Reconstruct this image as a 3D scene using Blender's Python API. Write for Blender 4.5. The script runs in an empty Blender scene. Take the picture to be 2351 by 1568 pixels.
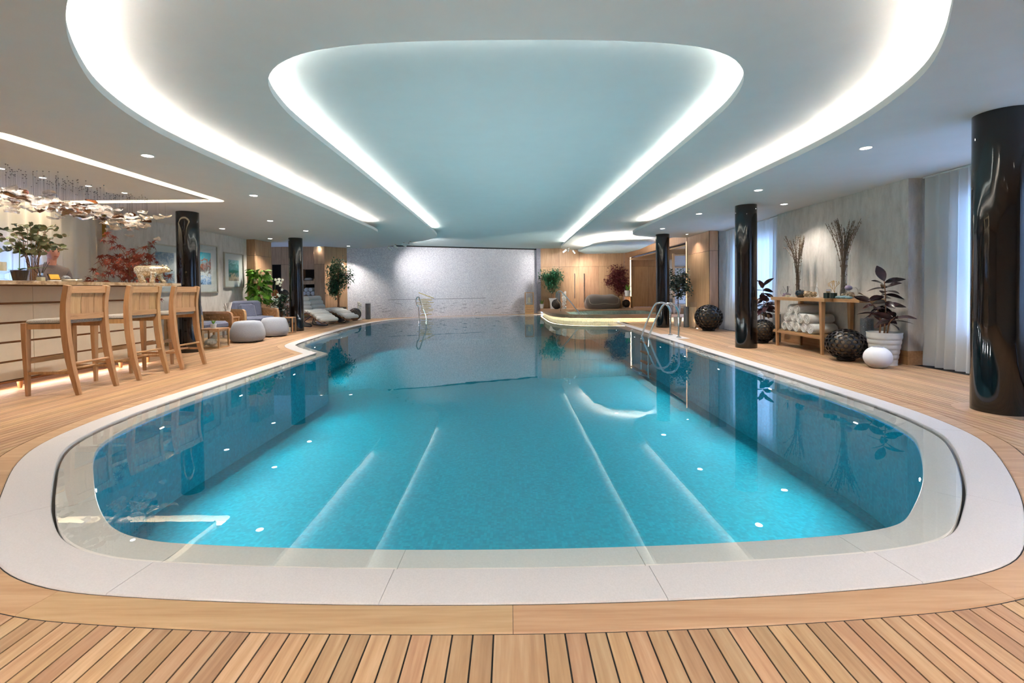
import bpy, bmesh, math, random
from mathutils import Vector, Matrix, noise
from mathutils.geometry import tessellate_polygon
random.seed(7)
scene = bpy.context.scene
COL = scene.collection
PI = math.pi

# ------------------------------------------------------------------ camera
FPX, PPX, PPY, CAMH = 1045.0, 1170.0, 680.4, 1.1
PITCH, ROLL = math.radians(.9), .010
F_ = Vector((0, math.cos(PITCH), -math.sin(PITCH)))
U0 = Vector((0, math.sin(PITCH), math.cos(PITCH))); R0 = Vector((1, 0, 0))
R_ = R0*math.cos(ROLL) - U0*math.sin(ROLL)
U_ = U0*math.cos(ROLL) + R0*math.sin(ROLL)
cd = bpy.data.cameras.new('camera'); cam = bpy.data.objects.new('camera', cd); COL.objects.link(cam)
cd.sensor_fit = 'HORIZONTAL'; cd.sensor_width = 36; cd.lens = FPX/2351*36
cd.shift_x = (1175.5-PPX)/2351; cd.shift_y = -(784-PPY)/2351
cd.clip_start = .05; cd.clip_end = 200
m = Matrix((R_, U_, -F_)).transposed().to_4x4(); m.translation = (0, 0, CAMH)
cam.matrix_world = m
scene.camera = cam

def ray(px, py): return F_ + R_*((px-PPX)/FPX) + U_*(-(py-PPY)/FPX)
def G(px, py, z=0.0):
    """ground point: survey of the photograph on the plane at height z"""
    d = ray(px, py); t = (z-CAMH)/d.z; return Vector((d.x*t, d.y*t, z))
def YP(px, py, Y):
    d = ray(px, py); t = Y/d.y; return Vector((d.x*t, Y, CAMH+d.z*t))
def XP(px, py, X):
    d = ray(px, py); t = X/d.x; return Vector((X, d.y*t, CAMH+d.z*t))

# ------------------------------------------------------------------ view, world, light levels
scene.view_settings.view_transform = 'Standard'; scene.view_settings.look = 'None'
scene.view_settings.gamma = 1.0; scene.view_settings.exposure = 0.68
scene.view_settings.use_curve_mapping = False
try:
    cy = scene.cycles
    cy.use_denoising = True; cy.denoiser = 'OPENIMAGEDENOISE'; cy.denoising_input_passes = 'RGB_ALBEDO_NORMAL'
    cy.max_bounces = 5; cy.diffuse_bounces = 3; cy.glossy_bounces = 3; cy.transmission_bounces = 3; cy.transparent_max_bounces = 10; cy.use_adaptive_sampling = True; cy.adaptive_threshold = .22; cy.adaptive_min_samples = 30
    cy.caustics_reflective = False; cy.caustics_refractive = False; cy.sample_clamp_indirect = 4.0; cy.blur_glossy = .5
    cy.use_light_tree = False; cy.debug_use_spatial_splits = True; cy.light_sampling_threshold = .03
except Exception: pass
W = bpy.data.worlds.new('daylight'); scene.world = W; W.use_nodes = True
W.node_tree.nodes['Background'].inputs[0].default_value = (.36, .55, 1.0, 1)
W.node_tree.nodes['Background'].inputs[1].default_value = 7.0
COVE_POWER, SPOT_POWER, POOL_POWER = 66.0, 112.0, 48.0

# ------------------------------------------------------------------ materials
def lin(h):
    h = h.lstrip('#'); c = [int(h[i:i+2], 16)/255 for i in (0, 2, 4)]
    return tuple(x/12.92 if x <= .04045 else ((x+.055)/1.055)**2.4 for x in c) + (1.0,)
MATS = {}
def newmat(name):
    mt = bpy.data.materials.new(name); mt.use_nodes = True; MATS[name] = mt
    nt = mt.node_tree; return mt, nt, nt.nodes['Principled BSDF']
def N(nt, t, **kw):
    n = nt.nodes.new(t)
    for k, v in kw.items(): setattr(n, k, v)
    return n
def coords(nt, scale=(1, 1, 1), kind='Object', rot=(0, 0, 0)):
    tc = N(nt, 'ShaderNodeTexCoord'); mp = N(nt, 'ShaderNodeMapping')
    mp.inputs['Scale'].default_value = scale; mp.inputs['Rotation'].default_value = rot
    nt.links.new(tc.outputs[kind], mp.inputs[0]); return mp.outputs[0]
def ramp(nt, fac, stops):
    r = N(nt, 'ShaderNodeValToRGB'); e = r.color_ramp.elements
    while len(e) < len(stops): e.new(.5)
    for k, (p, c) in enumerate(stops): e[k].position = p; e[k].color = lin(c) if isinstance(c, str) else c
    nt.links.new(fac, r.inputs[0]); return r.outputs[0]
def noise_tex(nt, co, scale, detail=3, rough=.55, dist=0):
    n = N(nt, 'ShaderNodeTexNoise'); n.inputs['Scale'].default_value = scale; n.inputs['Detail'].default_value = detail
    n.inputs['Roughness'].default_value = rough; n.inputs['Distortion'].default_value = dist
    nt.links.new(co, n.inputs['Vector']); return n.outputs[0]
def bump(nt, b, h, strength=.3, dist=.01):
    bn = N(nt, 'ShaderNodeBump'); bn.inputs['Strength'].default_value = strength; bn.inputs['Distance'].default_value = dist
    nt.links.new(h, bn.inputs['Height']); nt.links.new(bn.outputs[0], b.inputs['Normal'])
def mixc(nt, fac, a, b, mode='MIX'):
    n = N(nt, 'ShaderNodeMix', data_type='RGBA', blend_type=mode)
    for s, v in ((n.inputs[0], fac), (n.inputs[6], a), (n.inputs[7], b)):
        if hasattr(v, 'is_output'): nt.links.new(v, s)
        else: s.default_value = v if not isinstance(v, str) else lin(v)
    return n.outputs[2]
def plain(name, col, rough=.5, metal=0.0, var=.06, scale=30, bumps=0, spec=None, coat=0):
    """paint / fabric / stone with a little mottling"""
    mt, nt, b = newmat(name)
    c = lin(col); lo = tuple(x*(1-var) for x in c[:3])+(1,); hi = tuple(min(1, x*(1+var)) for x in c[:3])+(1,)
    f = noise_tex(nt, coords(nt), scale)
    nt.links.new(ramp(nt, f, [(.3, lo), (.7, hi)]), b.inputs['Base Color'])
    b.inputs['Roughness'].default_value = rough; b.inputs['Metallic'].default_value = metal
    if spec is not None: b.inputs['Specular IOR Level'].default_value = spec
    if coat: b.inputs['Coat Weight'].default_value = coat; b.inputs['Coat Roughness'].default_value = .03
    if bumps: bump(nt, b, noise_tex(nt, coords(nt), scale*3), bumps, .003)
    return mt
def wood(name, light, mid, dark, along='Y', rough=.45, freq=28, rnd=.0, coat=0):
    """grain runs along one axis; rnd varies the tone from board to board"""
    mt, nt, b = newmat(name)
    sc = {'X': (.06, 1, 1), 'Y': (1, .06, 1), 'Z': (1, 1, .06)}[along]
    co = coords(nt, sc)
    oi = N(nt, 'ShaderNodeObjectInfo')
    off = N(nt, 'ShaderNodeVectorMath', operation='SCALE'); off.inputs[0].default_value = (7, 5, 3)
    nt.links.new(oi.outputs['Random'], off.inputs['Scale'])
    ad = N(nt, 'ShaderNodeVectorMath', operation='ADD'); nt.links.new(co, ad.inputs[0]); nt.links.new(off.outputs[0], ad.inputs[1])
    g = noise_tex(nt, ad.outputs[0], freq, 5, .6, .6)
    c = ramp(nt, g, [(.25, dark), (.5, mid), (.78, light)])
    f2 = noise_tex(nt, ad.outputs[0], freq*5, 2, .5)
    c = mixc(nt, .18, c, ramp(nt, f2, [(.35, dark), (.65, light)]))
    if rnd:
        hs = N(nt, 'ShaderNodeHueSaturation')
        mr = N(nt, 'ShaderNodeMapRange'); mr.inputs[3].default_value = 1-rnd; mr.inputs[4].default_value = 1+rnd*.7
        nt.links.new(oi.outputs['Random'], mr.inputs[0]); nt.links.new(mr.outputs[0], hs.inputs['Value'])
        sn = N(nt, 'ShaderNodeMath', operation='SINE'); ml = N(nt, 'ShaderNodeMath', operation='MULTIPLY'); ml.inputs[1].default_value = 91
        nt.links.new(oi.outputs['Random'], ml.inputs[0]); nt.links.new(ml.outputs[0], sn.inputs[0])
        mr2 = N(nt, 'ShaderNodeMapRange'); mr2.inputs[1].default_value = -1; mr2.inputs[3].default_value = .494; mr2.inputs[4].default_value = .506
        nt.links.new(sn.outputs[0], mr2.inputs[0]); nt.links.new(mr2.outputs[0], hs.inputs['Hue'])
        nt.links.new(c, hs.inputs['Color']); c = hs.outputs[0]
    nt.links.new(c, b.inputs['Base Color']); b.inputs['Roughness'].default_value = rough
    bump(nt, b, f2, .08, .002)
    if coat: b.inputs['Coat Weight'].default_value = coat; b.inputs['Coat Roughness'].default_value = .15
    return mt
def emit(name, col, strength):
    mt = bpy.data.materials.new(name); mt.use_nodes = True; nt = mt.node_tree; nt.nodes.clear(); MATS[name] = mt
    e = N(nt, 'ShaderNodeEmission'); e.inputs[0].default_value = lin(col) if isinstance(col, str) else col; e.inputs[1].default_value = strength
    o = N(nt, 'ShaderNodeOutputMaterial'); nt.links.new(e.outputs[0], o.inputs[0]); return mt
def glassy(name, tint='#ffffff', f0=.04, rough=0.0, base=.0):
    """thin clear glass or a water skin: see-through, with a Schlick reflection"""
    mt = bpy.data.materials.new(name); mt.use_nodes = True; nt = mt.node_tree; nt.nodes.clear(); MATS[name] = mt
    t = N(nt, 'ShaderNodeBsdfTransparent'); t.inputs[0].default_value = lin(tint)
    g = N(nt, 'ShaderNodeBsdfGlossy'); g.inputs['Roughness'].default_value = rough
    ge = N(nt, 'ShaderNodeNewGeometry'); dt = N(nt, 'ShaderNodeVectorMath', operation='DOT_PRODUCT'); dt.name = 'facing'
    nt.links.new(ge.outputs['Normal'], dt.inputs[0]); nt.links.new(ge.outputs['Incoming'], dt.inputs[1])
    ab = N(nt, 'ShaderNodeMath', operation='ABSOLUTE'); nt.links.new(dt.outputs['Value'], ab.inputs[0])
    iv = N(nt, 'ShaderNodeMath', operation='SUBTRACT'); iv.inputs[0].default_value = 1; nt.links.new(ab.outputs[0], iv.inputs[1]); iv.use_clamp = True
    pw = N(nt, 'ShaderNodeMath', operation='POWER'); pw.inputs[1].default_value = 5; nt.links.new(iv.outputs[0], pw.inputs[0])
    ad = N(nt, 'ShaderNodeMath', operation='MULTIPLY_ADD'); ad.inputs[1].default_value = 1-f0; ad.inputs[2].default_value = f0+base; ad.use_clamp = True
    mx = N(nt, 'ShaderNodeMixShader'); o = N(nt, 'ShaderNodeOutputMaterial')
    nt.links.new(pw.outputs[0], ad.inputs[0]); nt.links.new(ad.outputs[0], mx.inputs[0])
    nt.links.new(t.outputs[0], mx.inputs[1]); nt.links.new(g.outputs[0], mx.inputs[2]); nt.links.new(mx.outputs[0], o.inputs[0])
    return mt

# ------------------------------------------------------------------ mesh helpers
class MB:
    """collects shapes; build() links them as one mesh object"""
    def __init__(s): s.v = []; s.f = []; s.uv = None
    def add(s, vs, fs):
        o = len(s.v); s.v += [Vector(v) for v in vs]; s.f += [tuple(i+o for i in f) for f in fs]; return s
    def box(s, x0, x1, y0, y1, z0, z1):
        return s.add([(x0,y0,z0),(x1,y0,z0),(x1,y1,z0),(x0,y1,z0),(x0,y0,z1),(x1,y0,z1),(x1,y1,z1),(x0,y1,z1)],
                     [(3,2,1,0),(4,5,6,7),(0,1,5,4),(1,2,6,5),(2,3,7,6),(3,0,4,7)])
    def cbox(s, c, d, rz=0, bev=0, rx=0, ry=0):
        """box by centre and size, chamfered on all edges"""
        a, b, c2 = [x/2 for x in d]; e = min(bev, a*.9, b*.9, c2*.9)
        M = Matrix.Translation(c) @ Matrix.Rotation(rz, 4, 'Z') @ Matrix.Rotation(ry, 4, 'Y') @ Matrix.Rotation(rx, 4, 'X')
        if e <= 0:
            vs = [(x,y,z) for z in (-c2,c2) for x,y in ((-a,-b),(a,-b),(a,b),(-a,b))]
            return s.add([M@Vector(v) for v in vs], [(3,2,1,0),(4,5,6,7),(0,1,5,4),(1,2,6,5),(2,3,7,6),(3,0,4,7)])
        def oct_(a, b, e): return [(-a+e,-b),(a-e,-b),(a,-b+e),(a,b-e),(a-e,b),(-a+e,b),(-a,b-e),(-a,-b+e)]
        rings = [(oct_(a-e,b-e,e*.5),-c2),(oct_(a,b,e),-c2+e),(oct_(a,b,e),c2-e),(oct_(a-e,b-e,e*.5),c2)]
        vs = [M@Vector((x,y,z)) for r, z in rings for x, y in r]
        fs = [tuple(range(7,-1,-1)), tuple(range(24,32))]
        for k in range(3):
            for i in range(8): fs.append((k*8+i, k*8+(i+1)%8, (k+1)*8+(i+1)%8, (k+1)*8+i))
        return s.add(vs, fs)
    def lathe(s, prof, c=(0,0,0), n=24, sx=1, sy=1, capb=True, capt=True):
        vs = []; fs = []
        for r, z in prof:
            for k in range(n):
                a = 2*PI*k/n; vs.append((c[0]+r*sx*math.cos(a), c[1]+r*sy*math.sin(a), c[2]+z))
        for j in range(len(prof)-1):
            for k in range(n): fs.append((j*n+k, j*n+(k+1)%n, (j+1)*n+(k+1)%n, (j+1)*n+k))
        if capb and prof[0][0] > 1e-5: fs.append(tuple(range(n-1,-1,-1)))
        if capt and prof[-1][0] > 1e-5: fs.append(tuple(range((len(prof)-1)*n, len(prof)*n)))
        return s.add(vs, fs)
    def cyl(s, c, r, h, n=20): return s.lathe([(r,0),(r,h)], c, n)
    def ball(s, c, r, n=16, m_=10, sx=1, sy=1, sz=1):
        return s.lathe([(max(1e-4, r*math.sin(PI*k/m_)), -r*sz*math.cos(PI*k/m_)) for k in range(m_+1)], c, n, sx, sy)
    def tube(s, pts, r, n=8, caps=True, flat=1.0, up=None):
        """round bar along a path; r may be a list"""
        P = [Vector(p) for p in pts]; rs = r if isinstance(r, (list, tuple)) else [r]*len(P)
        vs = []; fs = []; T = []
        for i in range(len(P)):
            t = (P[min(i+1,len(P)-1)]-P[max(i-1,0)])
            T.append(t.normalized() if t.length > 1e-9 else Vector((0,0,1)))
        u = Vector(up) if up else (Vector((0,0,1)) if abs(T[0].z) < .9 else Vector((1,0,0)))
        u = (u - T[0]*u.dot(T[0])).normalized()
        for i, p in enumerate(P):
            u = u - T[i]*u.dot(T[i]); u = u.normalized() if u.length > 1e-6 else T[i].orthogonal().normalized()
            w = T[i].cross(u)
            for k in range(n):
                a = 2*PI*(k+.5)/n; vs.append(p + u*(rs[i]*flat*math.cos(a)) + w*(rs[i]*math.sin(a)))
        for i in range(len(P)-1):
            for k in range(n): fs.append((i*n+k, i*n+(k+1)%n, (i+1)*n+(k+1)%n, (i+1)*n+k))
        if caps: fs += [tuple(range(n-1,-1,-1)), tuple(range((len(P)-1)*n, len(P)*n))]
        return s.add(vs, fs)
    def beam(s, pts, w, h, up=(0,0,1)):
        """rectangular bar along a path: w sideways, h along up; lists allowed"""
        P = [Vector(p) for p in pts]; ws = w if isinstance(w,(list,tuple)) else [w]*len(P); hs = h if isinstance(h,(list,tuple)) else [h]*len(P)
        vs = []; fs = []
        for i, p in enumerate(P):
            t = (P[min(i+1,len(P)-1)]-P[max(i-1,0)]).normalized()
            sd = t.cross(Vector(up)).normalized(); u = sd.cross(t).normalized()
            for a, b in ((-1,-1),(1,-1),(1,1),(-1,1)): vs.append(p + sd*(a*ws[i]/2) + u*(b*hs[i]/2))
        for i in range(len(P)-1):
            for k in range(4): fs.append((i*4+k, i*4+(k+1)%4, (i+1)*4+(k+1)%4, (i+1)*4+k))
        fs += [(3,2,1,0), tuple(range(len(vs)-4, len(vs)))]
        return s.add(vs, fs)
    def prism(s, poly, z0, z1):
        n = len(poly); vs = [(x,y,z0) for x,y in poly] + [(x,y,z1) for x,y in poly]
        fs = [tuple(range(n-1,-1,-1)), tuple(range(n,2*n))] + [(i,(i+1)%n,n+(i+1)%n,n+i) for i in range(n)]
        return s.add(vs, fs)
    def sheet(s, loops, z, flip=False):
        """flat face (first loop) with holes (other loops)"""
        L = [[Vector((x,y,0)) for x,y in lp] for lp in loops]
        tris = tessellate_polygon(L); vs = [(v.x,v.y,z) for lp in L for v in lp]
        out = []
        for a,b,c in tris:
            up = (Vector(vs[b])-Vector(vs[a])).cross(Vector(vs[c])-Vector(vs[a])).z > 0
            out.append((a,b,c) if up != flip else (c,b,a))
        return s.add(vs, out)
    def band(s, P, Q, zp, zq, closed=False):
        """quads between two equally long point rows"""
        n = len(P); vs = [(p[0],p[1],zp) for p in P] + [(q[0],q[1],zq) for q in Q]
        return s.add(vs, [(i,(i+1)%n,n+(i+1)%n,n+i) for i in range(n if closed else n-1)])
    def grid(s, rows, closed=False):
        n = len(rows[0]); vs = [v for r in rows for v in r]; fs = []
        for j in range(len(rows)-1):
            for i in range(n if closed else n-1): fs.append((j*n+i, j*n+(i+1)%n, (j+1)*n+(i+1)%n, (j+1)*n+i))
        return s.add(vs, fs)
    def xform(s, M): s.v = [M@v for v in s.v]; return s
    def mesh(s, name, mat, smooth=False, raw=False):
        me = bpy.data.meshes.new(name); me.from_pydata([tuple(v) for v in s.v], [], s.f)
        if not raw:
            bm = bmesh.new(); bm.from_mesh(me); bmesh.ops.recalc_face_normals(bm, faces=bm.faces)
            bm.to_mesh(me); bm.free()
        me.materials.append(MATS[mat] if isinstance(mat, str) else mat)
        if smooth:
            me.polygons.foreach_set('use_smooth', [True]*len(me.polygons))
            try: me.set_sharp_from_angle(angle=math.radians(40))
            except Exception: pass
        return me
    def build(s, name, mat, parent=None, smooth=False, loc=None, raw=False):
        o = bpy.data.objects.new(name, s.mesh(name, mat, smooth, raw)); COL.objects.link(o)
        if parent: o.parent = parent
        if loc: o.location = loc
        return o
def inst(name, me, parent=None, loc=(0,0,0), rot=(0,0,0), sc=1):
    o = bpy.data.objects.new(name, me); COL.objects.link(o); o.parent = parent; o.location = loc; o.rotation_euler = rot
    o.scale = (sc,sc,sc) if not hasattr(sc, '__len__') else sc
    return o
def tag(o, label=None, cat=None, group=None, kind=None):
    if label: o['label'] = label
    if cat: o['category'] = cat
    if group: o['group'] = group
    if kind: o['kind'] = kind
    return o
def thing(name, label, cat, loc=(0,0,0), rz=0, group=None):
    o = bpy.data.objects.new(name, None); COL.objects.link(o); o.location = loc; o.rotation_euler = (0,0,rz)
    o.empty_display_size = .1
    return tag(o, label, cat, group)
def struct(name, mb, mat, smooth=False, label=None, cat=None):
    return tag(mb.build(name, mat, None, smooth), label, cat, kind='structure')
def copy_tree(o, parent=None):
    c = o.copy(); COL.objects.link(c); c.parent = parent
    for ch in list(o.children): copy_tree(ch, c)
    return c
def spline(P, per=8, closed=False):
    """Catmull-Rom through points"""
    P = [Vector((p[0],p[1],p[2] if len(p) > 2 else 0)) for p in P]; out = []; n = len(P)
    for i in range(n if closed else n-1):
        if closed: a,b,c,d = P[(i-1)%n],P[i],P[(i+1)%n],P[(i+2)%n]
        else: a,b,c,d = P[max(i-1,0)],P[i],P[i+1],P[min(i+2,n-1)]
        for k in range(per):
            t = k/per
            out.append(.5*((2*b)+(c-a)*t+(2*a-5*b+4*c-d)*t*t+(3*b-a-3*c+d)*t**3))
    if not closed: out.append(P[-1])
    return out
def offset(P, d, closed=False):
    """shift a polyline sideways (left of travel positive), mitred"""
    n = len(P); out = []
    for i in range(n):
        if closed: a,b,c = P[i-1],P[i],P[(i+1)%n]
        else: a,b,c = P[max(i-1,0)],P[i],P[min(i+1,n-1)]
        e1 = Vector((b[0]-a[0], b[1]-a[1])); e2 = Vector((c[0]-b[0], c[1]-b[1]))
        if e1.length < 1e-7: e1 = e2
        if e2.length < 1e-7: e2 = e1
        n1 = Vector((-e1.y,e1.x)).normalized(); n2 = Vector((-e2.y,e2.x)).normalized()
        nn = (n1+n2).normalized(); k = 1/max(.5, nn.dot(n1))
        out.append((b[0]+nn.x*d*k, b[1]+nn.y*d*k))
    return out
# ------------------------------------------------------------------ setting materials
wood('teak_plank', '#d7b592', '#c09873', '#a67d5c', 'Y', .5, 22, .2)
wood('teak_border', '#dbba93', '#caa27b', '#b68b64', 'X', .45, 16, .07)
wood('oak_panel', '#cca684', '#ba926e', '#a07958', 'Z', .5, 20, .06)
wood('oak_furniture', '#caa27a', '#b68c60', '#98714c', 'Z', .42, 26, .05)
wood('oak_rail', '#caa27a', '#b68c60', '#98714c', 'Y', .42, 26, .05)
plain('caulk', '#171413', .7)
plain('ceiling_paint', '#e9e6e1', .85, var=.015, scale=4)
plain('ceiling_bounce_tint', '#d3e1e2', .8, var=.015, scale=4)  # teal light bounced off the pool is mixed into this ceiling colour
plain('fascia_paint', '#efece8', .7, var=.01)
plain('white_wall', '#dedbd6', .8, var=.02)
plain('coping_stone', '#e2dcdd', .45, var=.05, scale=160, bumps=.05)
plain('rim_stone', '#f2ebe6', .4, var=.04, scale=120)
plain('slot_black', '#0a0909', .6)
plain('brass', '#b08a45', .35, .9)
plain('chrome', '#e4e6e8', .08, 1.0, var=.01)
plain('white_lacquer', '#eceae6', .35, var=.02)
plain('dark_void', '#1b0f0d', .8)
emit('cove_led', (1, .93, .85, 1), COVE_POWER)
emit('warm_led', (1, .80, .52, 1), 13.0)
emit('lens_glow', (1, .96, .9, 1), 14.0)

# turquoise mosaic of the basin: small glazed squares, tone changing from tile to tile
def tiles(name, pal, size, kind='UV', rough=.6):
    mt, nt, b = newmat(name)
    co = coords(nt, (1/size, 1/size, 1/size), kind)
    fl = N(nt, 'ShaderNodeVectorMath', operation='FLOOR'); nt.links.new(co, fl.inputs[0])
    wn = N(nt, 'ShaderNodeTexWhiteNoise'); nt.links.new(fl.outputs[0], wn.inputs['Vector'])
    c = ramp(nt, wn.outputs['Value'], pal)
    fr = N(nt, 'ShaderNodeVectorMath', operation='FRACTION'); nt.links.new(co, fr.inputs[0])
    sx = N(nt, 'ShaderNodeSeparateXYZ'); nt.links.new(fr.outputs[0], sx.inputs[0])
    mn = N(nt, 'ShaderNodeMath', operation='MINIMUM'); nt.links.new(sx.outputs[0], mn.inputs[0]); nt.links.new(sx.outputs[1], mn.inputs[1])
    gt = N(nt, 'ShaderNodeMath', operation='GREATER_THAN'); gt.inputs[1].default_value = .08; nt.links.new(mn.outputs[0], gt.inputs[0])
    c = mixc(nt, gt.outputs[0], pal[0][1], c)
    nt.links.new(c, b.inputs['Base Color']); b.inputs['Roughness'].default_value = rough; b.inputs['Specular IOR Level'].default_value = .1
    return mt
tiles('pool_tile', [(0, '#038aa4'), (.35, '#0293ad'), (.7, '#039bb6'), (1, '#0ca5be')], .026)
tiles('tub_tile', [(0, '#b7c9b8'), (.5, '#cddccb'), (1, '#dde7d8')], .03)
tiles('step_tile', [(0, '#cfd2bd'), (.5, '#dfe0cb'), (1, '#e8e8d8')], .03)

# water: clear, with a Fresnel mirror and faint ripples
def water(name, tint):
    mt = glassy(name, tint, .14, .0); nt = mt.node_tree
    co = coords(nt, (1, 1, 1), 'Object')
    h = noise_tex(nt, co, 2.2, 2, .5)
    bn = N(nt, 'ShaderNodeBump'); bn.inputs['Strength'].default_value = .02; bn.inputs['Distance'].default_value = .03
    nt.links.new(h, bn.inputs['Height'])
    for n in nt.nodes:
        if n.type == 'BSDF_GLOSSY': nt.links.new(bn.outputs[0], n.inputs['Normal'])
    nt.links.new(bn.outputs[0], nt.nodes['facing'].inputs[0])
    return mt
water('pool_water', '#fafefe'); water('tub_water', '#f0faf7')

def mosaic_wall(name):
    mt, nt, b = newmat(name)
    co = coords(nt, (1, 1, 1))
    v = N(nt, 'ShaderNodeTexVoronoi'); v.inputs['Scale'].default_value = 62; nt.links.new(co, v.inputs['Vector'])
    bw = N(nt, 'ShaderNodeSeparateColor'); nt.links.new(v.outputs['Color'], bw.inputs[0])
    c = ramp(nt, bw.outputs[0], [(0, '#c6c3ce'), (.3, '#d9d6e0'), (.7, '#e8e6ee'), (1, '#faf8fb')])
    nt.links.new(c, b.inputs['Base Color'])
    nt.links.new(ramp(nt, bw.outputs[1], [(.6, (.55,)*3+(1,)), (1, (.2,)*3+(1,))]), b.inputs['Roughness'])
    b.inputs['Metallic'].default_value = .1
    bump(nt, b, bw.outputs[2], .25, .01)
    return mt
mosaic_wall('glass_mosaic')
def stone_wall(name, a, b_, c_, d):
    """travertine-like plaster with pitted vertical streaks"""
    mt, nt, b = newmat(name)
    co = coords(nt, (1, 1, .3)); n1 = noise_tex(nt, co, 9, 8, .7, .3); n2 = noise_tex(nt, co, 46, 4, .7)
    c = ramp(nt, n1, [(.28, c_), (.5, b_), (.72, a)])
    c = mixc(nt, ramp(nt, n2, [(.24, (1,)*3+(1,)), (.36, (0,)*3+(1,))]), c, d)
    nt.links.new(c, b.inputs['Base Color']); b.inputs['Roughness'].default_value = .85
    bump(nt, b, n2, .5, .01); return mt
stone_wall('travertine', '#e2ddd6', '#d3cdc5', '#bfb8b0', '#8d867e')

# ------------------------------------------------------------------ levels
L0, L1, L2 = 2.57, 2.75, 2.90        # low soffit, middle ceiling, top ceiling
LIP = .062
XL, XR, YB = -7.35, 5.5, -3.0

# ------------------------------------------------------------------ pool outline (anticlockwise, left of travel = towards the water)
A_ctrl = [(-3.66,8.04),(-3.66,7.2),(-3.66,6.2),(-3.66,5.2),(-3.655,4.5),(-3.60,3.9),(-3.46,3.36),(-3.22,2.95),(-2.79,2.47),(-2.40,2.08),(-2.08,1.83),(-1.74,1.69),
 (-1.33,1.63),(-.7,1.588),(0,1.575),(.65,1.592),(1.2,1.63),(1.66,1.69),(2.02,1.81),(2.34,2.06),(2.71,2.42),(3.15,2.94),(3.38,3.32),(3.52,3.85),(3.57,4.45),(3.58,5.2),
 (3.58,6.5),(3.58,8),(3.58,10),(3.58,12),(3.58,14),(3.58,16.5),(3.58,19.2),(3.45,19.95),(2.6,20.02),(1.22,19.75),(-.9,19.2),(-2.93,18.62),(-3.75,18.2),(-4.35,17.55),(-4.75,16.6),(-4.95,15.3),(-5.0,13.6),(-4.92,12),(-4.80,10.6),(-4.72,9.8),(-4.62,9.32),(-4.42,8.95),(-4.1,8.54),(-3.66,8.04)]
A = [(p.x, p.y) for p in spline(A_ctrl, 6)][:-1]
B0 = offset(A, .200, True); B1 = offset(A, .214, True); C_ = offset(A, .375, True)
D_ = offset(A, -.004, True); D1 = offset(A, -.135, True)
arc = [0.0]
for i in range(len(A)): arc.append(arc[-1] + math.dist(A[i], A[(i+1) % len(A)]))
def idx(pt): return min(range(len(A)), key=lambda i: math.dist(A[i], pt))
def joints(given, step):
    """indices along A where one stone ends and the next begins"""
    J = sorted({idx(p) for p in given}); out = []
    for a, b in zip(J, J[1:]+[J[0]+len(A)]):
        out.append(a % len(A)); s0 = arc[a]; s1 = arc[b] if b < len(arc) else arc[-1]+arc[b-len(A)]
        n = max(1, round((s1-s0)/step))
        for k in range(1, n):
            t = s0+(s1-s0)*k/n; t = t % arc[-1]
            out.append(min(range(len(A)), key=lambda i: abs(arc[i]-t)))
    return sorted(set(out))
def stones(name, P, Q, zt, zb, J, mat, parent, gap=.0011, skip=None):
    """one slab per stretch between two joints"""
    n = len(A)
    for a, b in zip(J, J[1:]+[J[0]+n]):
        ids = [i % n for i in range(a, b+1)]
        if skip and skip(A[ids[len(ids)//2]]): continue
        p = [Vector(P[i]) for i in ids]; q = [Vector(Q[i]) for i in ids]
        for r in (p, q):
            r[0] = r[0] + (r[1]-r[0]).normalized()*gap; r[-1] = r[-1] + (r[-2]-r[-1]).normalized()*gap
        e = .004; mb = MB()
        rows = [[(v.x,v.y,zb) for v in p], [(v.x,v.y,zt-e) for v in p],
                [(*(v+(w-v).normalized()*e),zt) for v, w in zip(p,q)], [(*(w+(v-w).normalized()*e),zt) for v, w in zip(p,q)],
                [(v.x,v.y,zt-e) for v in q], [(v.x,v.y,zb) for v in q]]
        mb.grid(rows); k = len(p)
        mb.f += [tuple(j*k for j in range(6)), tuple(j*k+k-1 for j in range(5,-1,-1))]
        mb.build(name, mat, parent)

pool = thing('swimming_pool', 'long turquoise tiled swimming pool with white stone edge', 'pool'); pool['kind'] = 'structure'
mb = MB(); mb.sheet([C_], -.92)
o = mb.build('basin_floor', 'pool_tile', pool)
def flat_uv(o):
    me = o.data; uv = me.uv_layers.new(name='uv')
    for l in me.loops: v = me.vertices[l.vertex_index].co; uv.data[l.index].uv = (v.x, v.y)
flat_uv(o)
me = bpy.data.meshes.new('basin_wall'); n = len(C_)
vs = [(p[0],p[1],-.05) for p in C_] + [(p[0],p[1],-.92) for p in C_]
me.from_pydata(vs, [], [(i,n+i,n+(i+1)%n,(i+1)%n) for i in range(n)]); uv = me.uv_layers.new(name='uv')
for p in me.polygons:
    for li in p.loop_indices:
        vi = me.loops[li].vertex_index; k = vi % n
        s = arc[k] if not (k == 0 and p.index == n-1) else arc[-1]
        uv.data[li].uv = (s, me.vertices[vi].co.z)
me.materials.append(MATS['pool_tile']); me.polygons.foreach_set('use_smooth', [True]*n)
o = bpy.data.objects.new('basin_wall', me); COL.objects.link(o); o.parent = pool
MB().band(A, C_, -.05, -.05, True).build('stone_bed', 'slot_black', pool)
front = [(-2.55,2.23),(-1.51,1.64),(-.5,1.58),(.52,1.585),(1.52,1.66),(2.5,2.2),(3.40,3.4),(-3.5,3.45),(-3.66,8.04)]
JJ = joints(front, 1.25)
behind = lambda p: p[0] > 1.9 and p[1] > 14.6
stones('coping_stone', A, B0, .002, -.05, JJ, 'coping_stone', pool, skip=behind)
stones('rim_stone', B1, C_, -.022, -.06, JJ, 'rim_stone', pool, skip=behind)
mb = MB(); mb.sheet([B1], -.004); wt = mb.build('water', 'pool_water', pool, raw=True)

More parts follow.
